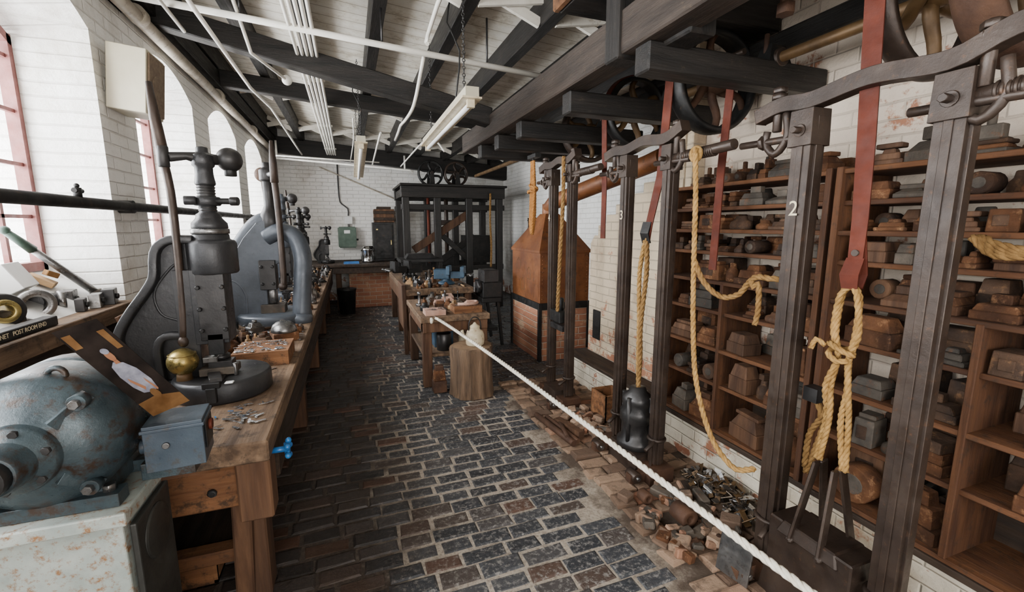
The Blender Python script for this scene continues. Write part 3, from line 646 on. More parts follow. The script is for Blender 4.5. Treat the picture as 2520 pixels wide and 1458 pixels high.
A=V(-.772,1.525,1.312); Bv=V(-.683,1.551,1.340); D=V(-.592,1.575,1.025); C=D+(Bv-A)
def card(u_,v_): return A.lerp(D,u_).lerp(Bv.lerp(C,u_),v_)
nrm=(D-A).cross(Bv-A).normalized()
if nrm.dot(V(0,0,1.6)-A)<0: nrm=-nrm
def poly(pts,mat,k):
    P=[card(*q)+nrm*(.0030+.0010*k) for q in pts]
    fn=(P[1]-P[0]).cross(P[2]-P[1])
    if fn.dot(nrm)<0: P=P[::-1]
    b.add(P,[tuple(range(len(P)))],mat)
def ell(cu,cv,ru,rv,mat,k,n=14): poly([(cu+ru*math.cos(t*2*math.pi/n),cv+rv*math.sin(t*2*math.pi/n)) for t in range(n)],mat,k)
e=[(0,0),(1,0),(1,1),(0,1)]
b.add([card(*q) for q in e]+[card(*q)+nrm*.0012 for q in e],[(3,2,1,0),(4,5,6,7),(0,1,5,4),(1,2,6,5),(2,3,7,6),(3,0,4,7)],'paper_dark')
poly(e,'paper_dark',0); poly([(.84,.0),(1,0),(1,1),(.88,1),(.82,.5)],'brown_print',1)
poly([(.06,.05),(.2,.05),(.2,.22),(.06,.25)],'brown_print',1); poly([(.10,.75),(.3,.78),(.3,.92),(.10,.92)],'brown_print',1)
poly([(.40,.42),(.44,.30),(.55,.24),(.68,.26),(.76,.34),(.78,.55),(.76,.70),(.66,.76),(.52,.72),(.43,.60)],'shirt_print',1)
ell(.335,.5,.062,.085,'skin_print',2); poly([(.385,.46),(.425,.44),(.425,.56),(.385,.55)],'skin_print',2)
ell(.285,.5,.030,.088,'shirt_print',3)
poly([(.58,.34),(.62,.32),(.74,.44),(.71,.50)],'skin_print',2); poly([(.62,.64),(.66,.62),(.78,.66),(.76,.71)],'skin_print',2); ell(.80,.55,.055,.10,'brown_print',3)
b.done(keep=False)

# ------------------------------------------------------------------ far end
b=MB('far_workbench'); b.bx(-1.34,.88,8.82,10.18,.82,.87,'dark_wood_y'); b.bx(.88,1.05,9.6,10.18,.82,.87,'dark_wood_y'); b.bx(-.32,.88,8.84,8.9,.70,.82,'dark_wood_y'); b.bx(-.05,.88,9.1,9.25,0,.82,'brick_peel_x'); b.bx(-.28,-.18,8.86,8.96,0,.82,'bench_wood_z'); b.bx(.78,.88,8.86,8.96,0,.82,'bench_wood_z'); b.done(.006)
b=MB('waste_bin'); b.lathe((-.10,8.55,.002),[(.13,0),(.16,.42),(.17,.43),(.17,.46),(.15,.46),(.12,.03),(.001,.03)],'iron_black'); b.done()
b=MB('black_cabinet'); b.bx(.46,.87,9.55,10.0,.87,1.66,'iron_black'); b.bx(.49,.84,9.535,9.55,.92,1.62,'iron_black'); b.bx(.80,.82,9.52,9.54,1.2,1.3,'brass'); b.bx(.52,.56,9.53,9.54,1.5,1.53,'brass'); b.done(.006)
b=MB('wooden_crate'); b.bx(.50,.90,9.6,9.95,1.662,1.93,'bench_wood_z'); b.bx(.48,.92,9.58,9.6,1.70,1.76,'dark_wood_y'); b.bx(.48,.92,9.58,9.6,1.83,1.89,'dark_wood_y'); b.bx(.56,.84,9.65,9.9,1.93,1.98,'dark_wood_y'); b.done(.005)
b=MB('electrical_switch_box'); b.bx(-.20,.12,YF-.16,YF-.005,1.13,1.57,'green_paint'); b.bx(-.22,.14,YF-.18,YF-.16,1.15,1.55,'green_paint'); b.bx(-.10,.02,YF-.186,YF-.18,1.43,1.5,'label_white'); b.cyl((.14,YF-.1,1.3),(.18,YF-.1,1.3),.02,'iron_black'); b.done(.008)
b=MB('chrome_canister'); b.lathe((.33,9.3,.87),[(.11,0),(.13,.02),(.12,.04),(.12,.22),(.135,.24),(.135,.28),(.11,.29),(.10,.32),(.001,.33)],'chrome'); 
for k in range(8): t=k*math.pi/4; b.cyl((.33+.125*math.cos(t),9.3+.125*math.sin(t),.9),(.33+.135*math.cos(t),9.3+.135*math.sin(t),1.12),.006,'steel_worn',seg=6)
b.done()
b=MB('blue_tray'); b.bx(-.12,.14,9.0,9.25,.871,.885,'blue_paint'); b.bx(-.12,.14,8.99,9.0,.871,.90,'blue_paint'); b.bx(-.12,.14,9.25,9.26,.871,.90,'blue_paint'); b.bx(-.13,-.12,8.99,9.26,.871,.90,'blue_paint'); b.bx(.14,.15,8.99,9.26,.871,.90,'blue_paint'); b.done()
b=MB('timber_press_frame')
Z=2.30
for x in (.98,1.55,2.15,2.75):
    for y in (8.3,9.45): b.bx(x-.06,x+.06,y-.06,y+.06,0,Z-.2,'beam_black_z')
for y in (8.3,9.45): b.bx(.90,2.85,y-.07,y+.07,Z-.2,Z,'beam_black_x'); b.bx(.90,2.85,y-.05,y+.05,Z-.42,Z-.32,'beam_black_x'); b.bx(.92,2.83,y-.04,y+.04,.75,.85,'beam_black_x')
for x in (.98,1.55,2.15,2.75): b.bx(x-.06,x+.06,8.3,9.45,Z-.18,Z-.04,'beam_black_y')
b.beam((1.1,8.32,1.15),(2.12,8.32,1.80),.05,.14,'bench_wood_z'); b.beam((1.6,8.5,.9),(2.3,8.5,1.4),.05,.12,'beam_black_x'); b.beam((2.2,8.36,.9),(1.6,8.36,1.45),.05,.1,'beam_black_x')
b.bx(.88,2.87,8.15,9.6,Z,Z+.04,'beam_black_x')
b.bx(1.7,1.95,8.7,8.95,0.005,1.0,'iron_black'); b.cyl((1.82,8.8,1.0),(1.82,8.8,2.1),.04,'iron_brown'); b.bx(1.62,2.05,8.6,8.8,1.6,1.7,'iron_brown'); b.bx(2.2,2.7,8.6,9.2,.86,1.4,'iron_black'); b.cyl((1.4,8.4,.9),(1.4,8.4,2.1),.025,'leather_red')
b.rope([(2.55,8.2,2.2),(2.54,8.2,1.7),(2.56,8.2,1.2),(2.55,8.2,.8)],.022,'rope_dark')
TF=b.done(.006)

b=MB('line_shaft'); b.cyl((2.1,-.8,2.44),(2.1,7.6,2.44),.026,'brass_dark')
for y in (.55,1.84,2.60,3.43,4.0,4.55):
    b.box((2.1,y,2.46),(.16,.10,.10),'iron_black',top=.6); b.cyl((2.1,y-.06,2.44),(2.1,y+.06,2.44),.045,'iron_brown'); b.cyl((2.05,y,2.45),(2.05,y,2.56),.012,'rust_iron')
shaft=b.done(.003)
def wheel(x,y,z,r,w=.09,mat='brass_dark',rim='iron_black',sp=6,name='pulley',parent=None):
    b=MB(name)
    b.lathe((x,y-w/2,z),[(r-.035,0),(r-.01,0),(r,.02),(r+.004,w/2),(r,w-.02),(r-.01,w),(r-.035,w),(r-.025,w/2)],rim,'Y',48,closed=True)
    b.lathe((x,y-w*.6,z),[(.027,0),(.06,0),(.065,.02),(.065,w*1.2-.02),(.06,w*1.2),(.027,w*1.2)],mat,'Y',closed=True)
    for k in range(sp):
        t=2*math.pi*k/sp+.3; P=[]
        for j in range(7):
            q=j/6; rr=.05+(r-.07)*q; a=t+.45*math.sin(q*math.pi*.8); P.append((x+rr*math.cos(a),y,z+rr*math.sin(a)))
        b.tube(P,[.026-.001*j for j in range(7)],mat,8)
    return b.done(parent=parent)
wheel(2.06,1.14,2.45,.31,.08,'brass_dark','iron_brown',parent=shaft); wheel(2.09,.90,2.45,.33,.12,'brass_dark','rust_iron',parent=shaft)
wheel(2.10,2.24,2.44,.29,.12,'rust_iron','iron_black',parent=shaft); wheel(2.10,3.02,2.44,.26,.10,'brass_dark',parent=shaft); wheel(2.10,3.72,2.44,.27,.10,'brass_dark','iron_brown',parent=shaft)
adopt(shaft,frame_ob)
wheel(1.55,8.9,2.60,.25,.1,'iron_black',parent=TF); wheel(2.05,8.9,2.60,.24,.14,'iron_brown','iron_brown',parent=TF)
b=MB('cross_shaft'); b.cyl((1.55,8.7,2.60),(1.55,9.1,2.60),.024,'iron_brown'); b.cyl((2.05,8.7,2.60),(2.05,9.1,2.60),.024,'iron_brown')
for x in (1.55,2.05):
    for y in (8.72,9.08): b.box((x,y,2.475),(.10,.05,.27),'iron_black',top=.6)
b.done(parent=TF)
b=MB('hanging_rod'); b.cyl((1.70,1.45,2.46),(1.70,1.45,2.78),.022,'rust_iron'); b.cyl((1.70,1.45,2.44),(1.70,1.45,2.48),.035,'rust_iron',seg=6); b.done(parent=frame_ob)
b=MB('overhead_conduit'); b.cyl((2.42,-1,2.72),(2.42,2.09,2.70),.014,'iron_grey'); b.cyl((2.42,-1,2.76),(2.42,.5,2.75),.01,'iron_grey'); b.done()

# ------------------------------------------------------------------ drop stamps
def drop_stamp(ya,yb,num,post=.072,h=2.02):
    X=1.745; b=MB('drop_stamp'); m_='iron_brown'
    for i,y in enumerate((ya,yb)):
        b.box((X,y,h/2+.06),(post,post,h-.12),m_); b.box((X,y,h/2+.06),(post*.45,post*1.22,h-.12),m_)
        b.box((X-post*.5-.003,y,h/2),(.006,post*.30,h-.2),m_)
        b.box((X,y,h-.04),(post*1.35,post*1.25,.14),m_,top=.94); b.cyl((X-post*.65,y,h-.05),(X-post*.65-.04,y,h-.05),.014,m_,seg=6)
        b.cyl((X-post*.68,y,h-.05),(X-post*.72,y,h-.05),.024,m_,seg=16)
        b.box((X,y,.05),(.18,.14,.10),'rust_iron'); b.torus((X,y,.28),post*.72,.011,m_,'Z',20); b.cyl((X-.03,y-.03,.28),(X-.12,y-.05,.24),.012,m_,seg=8)
        b.box((X-.14,y,.045),(.12,.05,.06),'rust_iron'); b.cyl((X-.16,y-.045,.06),(X-.16,y+.045,.06),.032,'iron_brown'); b.cyl((X-.16,y-.06,.06),(X-.16,y+.06,.06),.012,'steel_worn',seg=10)
    lo,hi=min(ya,yb),max(ya,yb)
    P=[(X-.02,lo-.32,h+.13),(X-.02,lo-.12,h+.11),(X-.02,lo+.02,h+.065),(X-.02,(lo+hi)/2,h+.085),(X-.02,hi-.03,h+.06),(X-.02,hi+.10,h+.07),(X-.02,hi+.22,h+.045)]
    if lo>1: P=P[1:]
    b.ribbon(smooth_path(P,.03),.06,.06,m_,(1,0,0))
    for y in (hi+.13,lo-.06):
        b.cyl((X-.02,y,h-.03),(X-.02,y,h+.15),.018,m_,seg=8); b.cyl((X-.02,y,h+.10),(X-.02,y,h+.12),.032,m_,seg=6); b.cyl((X-.02,y,h+.125),(X-.02,y,h+.145),.030,m_,seg=6)
        b.tube(smooth_path([(X-.02,y-.04,h+.04),(X-.02,y-.05,h-.06),(X-.02,y,h-.12),(X-.02,y+.05,h-.07),(X-.02,y+.045,h-.02)],.02),.016,m_,8); b.cyl((X-.02,y-.11,h-.07),(X-.02,y+.18,h-.06),.015,m_)
        b.cyl((X-.02,y+.05,h-.065),(X-.02,y+.07,h-.065),.032,m_,seg=6)
    b.cyl((X-.01,lo-.02,h-.05),(X-.01,lo-.45,h-.04),.026,m_)
    for k in range(18): b.torus((X-.01,lo-.09-.014*k,h-.048),.026,.005,m_,'Y',14)
    b.box((X,(lo+hi)/2,.07),(.22,hi-lo-.1,.14),'iron_brown',top=.9)
    ob=b.done(.005)
    textobj(num,(X-post*.5-.0075,hi,1.665),(math.pi/2,0,-math.pi/2),.085,'paint_number',ob,'post_number')
    return ob
S2=drop_stamp(.86,1.33,'2',.080,2.02)
S3=drop_stamp(2.14,2.56,'3',.068,2.02)
S4=drop_stamp(3.34,3.70,'4',.068,2.06)
def hammer(y,z,w=.34,h=.34,parent=None):
    b=MB('stamp_hammer'); b.box((1.745,y,z+h/2),(.17,w,h),'iron_brown'); b.box((1.745,y,z+h*.9),(.20,w*.75,h*.25),'iron_brown',top=.85)
    for dy in (-.06,.06):
        b.beam((1.65,y+dy,z+h*.75),(1.72,y+dy*.6,z+h+.30),.045,.012,'iron_brown'); b.beam((1.84,y+dy,z+h*.75),(1.76,y+dy*.6,z+h+.30),.045,.012,'iron_brown')
        b.cyl((1.63,y+dy,z+h*.78),(1.86,y+dy,z+h*.78),.014,'iron_brown',seg=8)
    b.done(.006,parent=parent)
hammer(1.10,.142,.34,.22,S2)
b=MB('anvil_cylinder'); b.lathe((1.745,2.35,.142),[(.125,0),(.125,.04),(.10,.06),(.095,.16),(.11,.18),(.11,.24),(.09,.27),(.10,.30),(.10,.34),(.06,.37),(.05,.40),(.001,.40)],'iron_grey',seg=28)
for k in range(4): t=k*math.pi/2+.4; b.cyl((1.745+.1*math.cos(t),2.35+.1*math.sin(t),.18),(1.745+.1*math.cos(t),2.35+.1*math.sin(t),.49),.014,'iron_grey')
b.done(parent=S3)
b=MB('stamp_hammer'); b.box((1.745,3.52,.80),(.12,.20,.10),'iron_black'); b.cyl((1.745,3.52,.84),(1.745,3.52,.96),.03,'iron_black'); b.box((1.745,3.52,.70),(.09,.24,.05),'iron_grey'); b.done(.005,parent=S4)
def wrap(xc,y,zc,r,a0,a1,n=14): return [(xc+r*math.cos(math.radians(a0+(a1-a0)*i/n)),y,zc+r*math.sin(math.radians(a0+(a1-a0)*i/n))) for i in range(n+1)]
b=MB('stamp_belt')
b.ribbon(wrap(2.06,1.14,2.45,.320,60,180)+[(1.742,1.11,1.9),(1.745,1.10,1.62),(1.745,1.10,1.42)],[.060]*15+[.056,.050,.045],.008,'leather_red',(0.25,-1,0))
b.ribbon([(1.745,1.10,1.48),(1.72,1.10,1.42),(1.73,1.10,1.37),(1.76,1.10,1.37),(1.77,1.10,1.42),(1.75,1.10,1.56)],[.055,.06,.05,.05,.06,.045],.007,'leather_red',(0.25,-1,0))
b.cyl((1.735,1.10,1.50),(1.76,1.10,1.50),.012,'iron_brown')
for s_ in (-1,1):
    for k in (0,1):
        o=.012*k
        b.rope([(1.745,1.10+.004*s_,1.375),(1.745-o,1.10+s_*.03,1.34),(1.74,1.10+s_*(.035+.01*k),1.20),(1.745,1.10+s_*.02,1.10),(1.74-o,1.10+s_*(.03+.012*k),.98),(1.74+o,1.10+s_*(.022+.02*k),.85),(1.745,1.10+s_*(.045+.012*k),.66)],.0115,'rope_tan')
b.rope([(1.72,1.07,1.10),(1.71,1.10,1.09),(1.72,1.14,1.11),(1.76,1.15,1.12),(1.77,1.10,1.13),(1.73,1.06,1.12),(1.71,1.10,1.14),(1.73,1.15,1.15)],.012,'rope_tan')
b.rope([(1.71,1.15,1.14),(1.70,1.18,1.16),(1.69,1.19,1.12)],.010,'rope_tan')
b.done(parent=S2)
b=MB('stamp_belt')
b.ribbon(wrap(2.10,2.26,2.44,.30,60,180)+[(1.80,2.30,1.9),(1.77,2.35,1.6),(1.76,2.36,1.5)],[.055]*15+[.055,.05,.055],.008,'leather_red',(0.3,-1,0))
b.ribbon([(1.765,2.36,1.62),(1.745,2.36,1.55),(1.765,2.36,1.49)],.06,.01,'iron_black',(0.3,-1,0))
b.rope([(1.765,2.36,1.52),(1.76,2.34,1.3),(1.75,2.36,.98),(1.75,2.35,.74),(1.745,2.35,.54)],.016,'rope_dark'); b.rope([(1.765,2.37,1.52),(1.76,2.41,1.3),(1.75,2.38,1.0),(1.75,2.37,.74),(1.745,2.35,.56)],.015,'rope_tan'); b.done(parent=S3)
b=MB('drive_belt'); b.ribbon([(1.98,1.98,2.42),(1.95,1.98,1.9),(1.93,1.97,1.35)],.045,.008,'leather_red',(0.2,-1,0)); b.torus((1.97,1.98,2.45),.03,.01,'iron_brown','Y',12); b.cyl((1.97,1.90,2.49),(1.97,2.02,2.49),.015,'iron_brown'); b.done(parent=frame_ob)
b=MB('drive_belt'); b.ribbon(wrap(2.10,3.02,2.44,.27,100,180)+[(1.85,3.02,1.9),(1.85,3.02,1.5)],.045,.008,'leather_red',(0.3,-1,0)); b.done(parent=frame_ob)
b=MB('pull_rope')
b.rope([(1.70,1.92,1.94),(1.68,1.88,1.98),(1.66,1.86,1.95),(1.66,1.84,1.75),(1.665,1.83,1.45),(1.66,1.80,1.1),(1.65,1.74,.8),(1.65,1.62,.56),(1.66,1.48,.46),(1.68,1.38,.50)],.0135,'rope_tan')
b.torus((1.69,1.89,1.96),.03,.014,'rope_tan','X',14); b.done(parent=S2)
b=MB('pull_rope'); b.rope([(1.67,1.83,1.42),(1.68,1.78,1.33),(1.70,1.72,1.27),(1.72,1.66,1.25),(1.72,1.58,1.28),(1.72,1.53,1.34),(1.72,1.49,1.37),(1.72,1.43,1.37),(1.74,1.37,1.37)],.0145,'rope_dark')
b.rope([(1.72,1.52,1.36),(1.71,1.50,1.32),(1.72,1.48,1.34),(1.72,1.47,1.22),(1.72,1.48,1.15)],.013,'rope_dark'); b.done(parent=S2)
b=MB('pull_rope'); b.rope([(1.69,3.40,2.16),(1.67,3.36,1.8),(1.66,3.38,1.3),(1.67,3.43,.86)],.017,'rope_dark'); b.done(parent=S4)
b=MB('pull_rope'); b.rope([(1.83,1.26,.55),(1.84,1.26,.7),(1.84,1.22,.8),(1.85,1.26,.86),(1.86,1.22,.78),(1.85,1.24,.62),(1.84,1.26,.52)],.013,'rope_dark'); b.bx(1.80,1.86,1.22,1.28,.86,.92,'iron_grey'); b.done(parent=S2)
b=MB('rope_coil')
for k in range(4): b.rope([(1.72,4.10+.02*k,2.22),(1.70,4.04+.03*k,1.9),(1.69,4.06+.02*k,1.6),(1.72,4.12+.01*k,1.52),(1.75,4.14+.02*k,1.7),(1.74,4.12+.02*k,2.0),(1.72,4.11+.02*k,2.22)],.012,'rope_orange')
b.rope([(1.70,4.04,1.92),(1.67,4.10,1.93),(1.70,4.18,1.92),(1.76,4.14,1.94),(1.72,4.04,1.96),(1.68,4.10,1.98),(1.72,4.16,2.0)],.014,'rope_orange'); b.cyl((1.72,4.12,2.2),(1.72,4.12,2.31),.01,'iron_black'); b.bx(1.69,1.75,4.0,4.20,2.24,2.275,'iron_black'); b.done(parent=frame_ob)

# ------------------------------------------------------------------ plinth and die shelves
b=MB('wall_plinth'); b.bx(2.13,2.45,YB,4.05,0,.27,'plinth_white'); b.bx(2.09,2.45,YB,4.08,.27,.30,'dark_wood_y'); b.done(.004,keep=True)
HS=[.30,.60,.83,1.06,1.25,1.43,1.565,1.70,1.84]
def shelf_unit(y0,y1,divs):
    b=MB('die_shelving'); x0,x1=2.10,2.44
    for i,z in enumerate(HS):
        b.bx(x0+(.02 if i%2 else 0),x1,y0,y1,z+.001 if i==0 else z-.011,z+.022 if i==0 else z+.011,'shelf_wood_y')
    for y in (y0+.012,y1-.012): b.bx(x0-.012,x1,y-.014,y+.014,.301,1.86,'shelf_wood_z')
    for y,zt in divs: b.bx(x0-.004,x1,y-.012,y+.012,.32,zt,'shelf_wood_z')
    b.bx(x1-.012,x1,y0,y1,.32,.60,'dark_wood_y')
    return b.done(.003)
U1=shelf_unit(1.465,2.62,[(2.06,1.25)]); U2=shelf_unit(.20,1.44,[(.88,1.25)]); U3=shelf_unit(-1.1,.18,[(-.5,1.25)])
def fill(y0,y1,skip,unit):
    b=MB('die_blocks')
    for i,z in enumerate(HS):
        gap=(HS[i+1]-z if i+1<len(HS) else .22)-.03
        for back in (0,1):
            y=y0+.025
            while y<y1-.06:
                w=R.uniform(.08,.24) if i<5 else R.uniform(.05,.17)
                if y+w>y1-.02: break
                if any(y-.02<k<y+w+.02 for k in skip) and i<4: y+=.04; continue
                if not back and R.random()<.08: y+=w*.6; continue
                hm=R.uniform(.65,.95) if back else R.uniform(.3,.85)
                h=min(gap*hm,.20) if i<8 else R.uniform(.03,.08)
                d=R.uniform(.09,.145); x=(2.285 if back else 2.122)+d/2+R.uniform(0,.012); z0=z+(.023 if i==0 else .0115)
                mt=R.choice(['die_rust','die_rust','die_brown','die_brown','die_grey','die_rust','bench_wood_z']); t=R.random(); yc=y+w/2; ro=R.uniform(-.18,.18)
                if t<.38:
                    tp=R.uniform(.55,.9); b.box((x,yc,z0+h*.275),(d,w*.93,h*.55),mt,(0,0,ro)); b.box((x,yc,z0+h*.775),(d*.95,w*.86,h*.45),mt,(0,0,ro),top=tp)
                elif t<.52:
                    b.lathe((x,yc,z0),[(w*.42,0),(w*.44,h*.3),(w*.40,h*.55),(w*.25,h*.7),(w*.2,h)],mt,seg=18,sq=(min(1,d/w),1))
                elif t<.66:
                    b.box((x,yc,z0+h*.15),(d,w*.95,h*.3),mt,(0,0,ro)); b.box((x,yc,z0+h*.5),(d*.85,w*.75,h*.4),mt,(0,0,ro),top=.9); b.box((x,yc,z0+h*.82),(d*.5,w*.4,h*.3),mt,(0,0,ro),top=.8)
                elif t<.76:
                    q=max(.02,h/3)
                    for kk in range(3): b.box((x+R.uniform(-.006,.006),yc+R.uniform(-.01,.01),z0+h*(kk+.5)/3),(d*R.uniform(.8,1),w*R.uniform(.7,.93),h/3.1),R.choice([mt,'die_brown','die_rust']),(0,0,ro+R.uniform(-.1,.1)))
                elif t<.86:
                    b.cyl((x-d*.45,yc,z0+min(h,w)*.45),(x+d*.45,yc,z0+min(h,w)*.45),min(h,w)*.45,mt,seg=16); b.cyl((x-d*.47,yc,z0+min(h,w)*.45),(x-d*.40,yc,z0+min(h,w)*.45),min(h,w)*.25,'die_grey',seg=12)
                else:
                    b.box((x,yc,z0+h*.5),(d,w*.9,h),mt,(0,0,ro),top=.92)
                    b.box((x-d*.46,yc,z0+h*.5),(d*.12,w*.45,h*.5),'die_brown',(0,0,ro))
                if h<gap*.7 and R.random()<.7 and not .76<t<.86:
                    if R.random()<.5: b.box((x,yc,z0+h+.018),(d*.4,w*.4,.036),mt,(0,0,ro))
                    else: b.box((x,yc,z0+h+.01),(d*.6,w*.75,.02),mt,(0,0,ro))
                if i==8 and R.random()<.5: b.box((x,yc,z0+h+.03),(d*.5,w*.5,.05),mt,(0,0,ro)); b.cyl((x,yc,z0+h+.05),(x,yc,z0+h+.10),.014,mt,seg=8)
                y+=w+R.uniform(.002,.025)
    b.done(.004,parent=unit)
fill(1.48,2.60,[2.06],U1); fill(.22,1.42,[.88],U2); fill(-1.08,.16,[-.5],U3)
b=MB('rope_coil')
for k in range(4): b.rope([(2.07,.55+.02*k,1.80),(2.05,.62,1.62-.01*k),(2.03,.72,1.52),(2.03,.84,1.50+.012*k),(2.05,.92-.01*k,1.56)],.0135,'rope_dark')
b.cyl((2.1,.56,1.80),(2.04,.56,1.82),.012,'iron_black'); b.done(parent=U2)

# ------------------------------------------------------------------ chimney + furnace
b=MB('wall_chimney')
poly_=[(2.705,0),(4.02,0),(4.02,1.42),(3.95,1.50),(3.88,1.50),(3.88,1.60),(3.74,1.60),(3.74,1.70),(3.58,1.70),(3.58,1.79),(3.40,1.79),(3.40,1.87),(3.18,1.87),(3.18,1.95),(3.0,1.95),(2.95,2.9),(2.705,2.9)]
b.prism(poly_,'YZ',2.32,3.49,'brick_cream_y'); b.bx(2.31,2.33,3.78,3.92,.45,.75,'iron_black')
b.bx(2.33,2.45,2.64,2.705,0,2.9,'brick_cream_y'); b.done(.006,keep=True)
b=MB('furnace_hood')
x0,x1,y0,y1=2.04,2.68,4.66,5.58
b.bx(x0,x1,y0,y1,0,.66,'brick_peel_x'); b.bx(x0-.015,x1+.015,y0-.015,y1+.015,.62,.70,'iron_black')
b.bx(x0,x1,y0,y1,.70,1.30,'copper_hood')
ap=(2.36,5.12)
vs=[(x0-.015,y0-.015,1.28),(x1+.015,y0-.015,1.28),(x1+.015,y1+.015,1.28),(x0-.015,y1+.015,1.28),(x0-.015,y0-.015,1.31),(x1+.015,y0-.015,1.31),(x1+.015,y1+.015,1.31),(x0-.015,y1+.015,1.31)]+[(ap[0]+a,ap[1]+c,1.74) for a,c in ((-.09,-.09),(.09,-.09),(.09,.09),(-.09,.09))]
b.add(vs,[(0,3,2,1)]+[(i,(i+1)%4,4+(i+1)%4,4+i) for i in range(4)]+[(4+i,4+(i+1)%4,8+(i+1)%4,8+i) for i in range(4)]+[(8,9,10,11)],'copper_hood')
for x,y in ((x0,y0),(x1,y0),(x0,y1)): b.bx(x-.02,x+.02,y-.02,y+.02,0.005,.70,'iron_black')
for k in range(12):
    z=.75+.045*k
    for x in (x0+.03,x1-.03): b.sph((x,y0-.003,z),.007,'copper_hood',seg=8)
b.cyl((ap[0],ap[1],1.70),(ap[0],ap[1],1.86),.09,'copper_hood')
b.tube([(ap[0],ap[1],1.80),(ap[0]+.02,ap[1]-.08,1.88),(2.74,3.70,2.18),(2.76,3.5,2.22)],.092,'copper_hood',24)
for (a,c) in ((5.35,1.05),(5.0,.95),(5.2,.8)):
    for q0,q1 in (((-.06,0),(.06,0)),((.06,0),(.06,.1)),((.06,.1),(0,.15)),((0,.15),(-.06,.1)),((-.06,.1),(-.06,0))):
        b.beam((x0-.001,a+q0[0],c+q0[1]),(x0-.001,a+q1[0],c+q1[1]),.003,.006,'brass_dark')
b.done(.006)
b=MB('machine_stand')
for x in (1.56,1.86):
    for y in (5.5,6.0): b.beam((x,y,0.005),(x+(.06 if x<1.7 else -.06),y,.62),.04,.04,'iron_black')
b.bx(1.58,1.84,5.46,6.04,.60,.66,'iron_black'); b.bx(1.60,1.86,5.5,5.9,.66,.86,'iron_black'); b.bx(1.62,1.82,5.52,5.8,.86,1.02,'iron_grey'); b.cyl((1.6,5.6,.8),(1.54,5.6,.8),.08,'iron_grey'); b.bx(1.60,1.82,5.55,5.95,.2,.24,'iron_black'); b.done(.006)
b=MB('wall_tongs')
for y,L in ((8.1,.5),(8.5,.35),(7.7,.45)):
    b.tube([(3.47,y,1.75),(3.47,y+.02,1.75-L*.4),(3.47,y-.03,1.75-L)],.012,'rust_iron',8); b.tube([(3.46,y+.04,1.75),(3.46,y+.01,1.75-L*.4),(3.46,y+.06,1.75-L)],.012,'rust_iron',8)
    b.cyl((3.498,y+.02,1.7),(3.44,y+.02,1.7),.012,'iron_black')
b.done()

# ------------------------------------------------------------------ tables
b=MB('work_table')
x0,x1,y0,y1=.60,1.30,4.22,5.35
b.bx(x0,x1,y0,y1,.66,.72,'bench_wood'); b.bx(x0+.02,x1-.02,y0+.02,y0+.06,.56,.66,'bench_wood_z'); b.bx(x0+.02,x0+.06,y0,y1,.56,.66,'bench_wood_z')
for x in (x0+.02,x1-.11):
    for y in (y0+.03,y1-.12): b.bx(x,x+.09,y,y+.09,0,.66,'bench_wood_z')
b.bx(x0+.03,x1-.03,y0+.05,y1-.05,.30,.33,'bench_wood'); T1=b.done(.006)
b=MB('die_trays')
for i in range(14):
    x=R.uniform(.68,1.2); y=4.55+i*.055; die(b,x,y,.72,R.uniform(.08,.16),R.uniform(.06,.12),R.uniform(.03,.07),R.choice(['die_rust','pink_cloth','die_grey','die_brown']),R.uniform(-.3,.3),False)
for i in range(26): tool(b,R.uniform(.68,1.2),R.uniform(4.56,5.25),.72)
b.bx(.95,1.24,4.30,4.50,.72,.79,'bench_wood_x'); b.bx(.66,.86,4.28,4.46,.72,.77,'pink_cloth')
leafs(b,.98,1.22,4.31,4.48,.79,18,'offcut_metal',.03); leafs(b,.68,.85,4.3,4.44,.77,14,'offcut_metal',.03)
b.tube(smooth_path([(1.0,4.36,.805),(1.1,4.32,.81),(1.2,4.38,.805),(1.22,4.48,.805),(1.12,4.49,.805)],.02),.016,'pink_cloth'); b.done(.003,parent=T1)
b=MB('paint_tins'); b.lathe((.86,4.42,.331),[(.075,0),(.075,.17),(.07,.175),(.065,.165),(.001,.165)],'iron_grey'); b.bx(.78,.98,4.52,4.68,.331,.5,'blue_vise'); b.lathe((1.08,4.45,.331),[(.06,0),(.06,.12),(.05,.13),(.001,.13)],'cream_enamel'); b.done(.002,parent=T1)
b=MB('iron_weights'); b.bx(.68,.81,4.05,4.17,0.004,.12,'rust_iron'); b.box((.745,4.11,.17),(.12,.10,.10),'die_rust',top=.8); b.box((.745,4.11,.24),(.08,.07,.05),'rust_iron'); b.done(.006)
b=MB('work_table')
x0,x1,y0,y1=.62,1.50,5.6,8.0
b.bx(x0,x1,y0,y1,.72,.80,'bench_wood'); b.bx(x0,x0+.05,y0,y1,.55,.72,'bench_wood_z')
for x in (x0+.02,x1-.11):
    for y in (y0+.03,6.8,y1-.12): b.bx(x,x+.09,y,y+.09,0,.72,'bench_wood_z')
b.bx(x0-.04,x0,5.6,6.1,.3,.86,'bench_wood_z'); b.beam((x0-.02,5.5,.0),(x0-.02,5.62,.86),.05,.04,'bench_wood_z'); T2=b.done(.006)
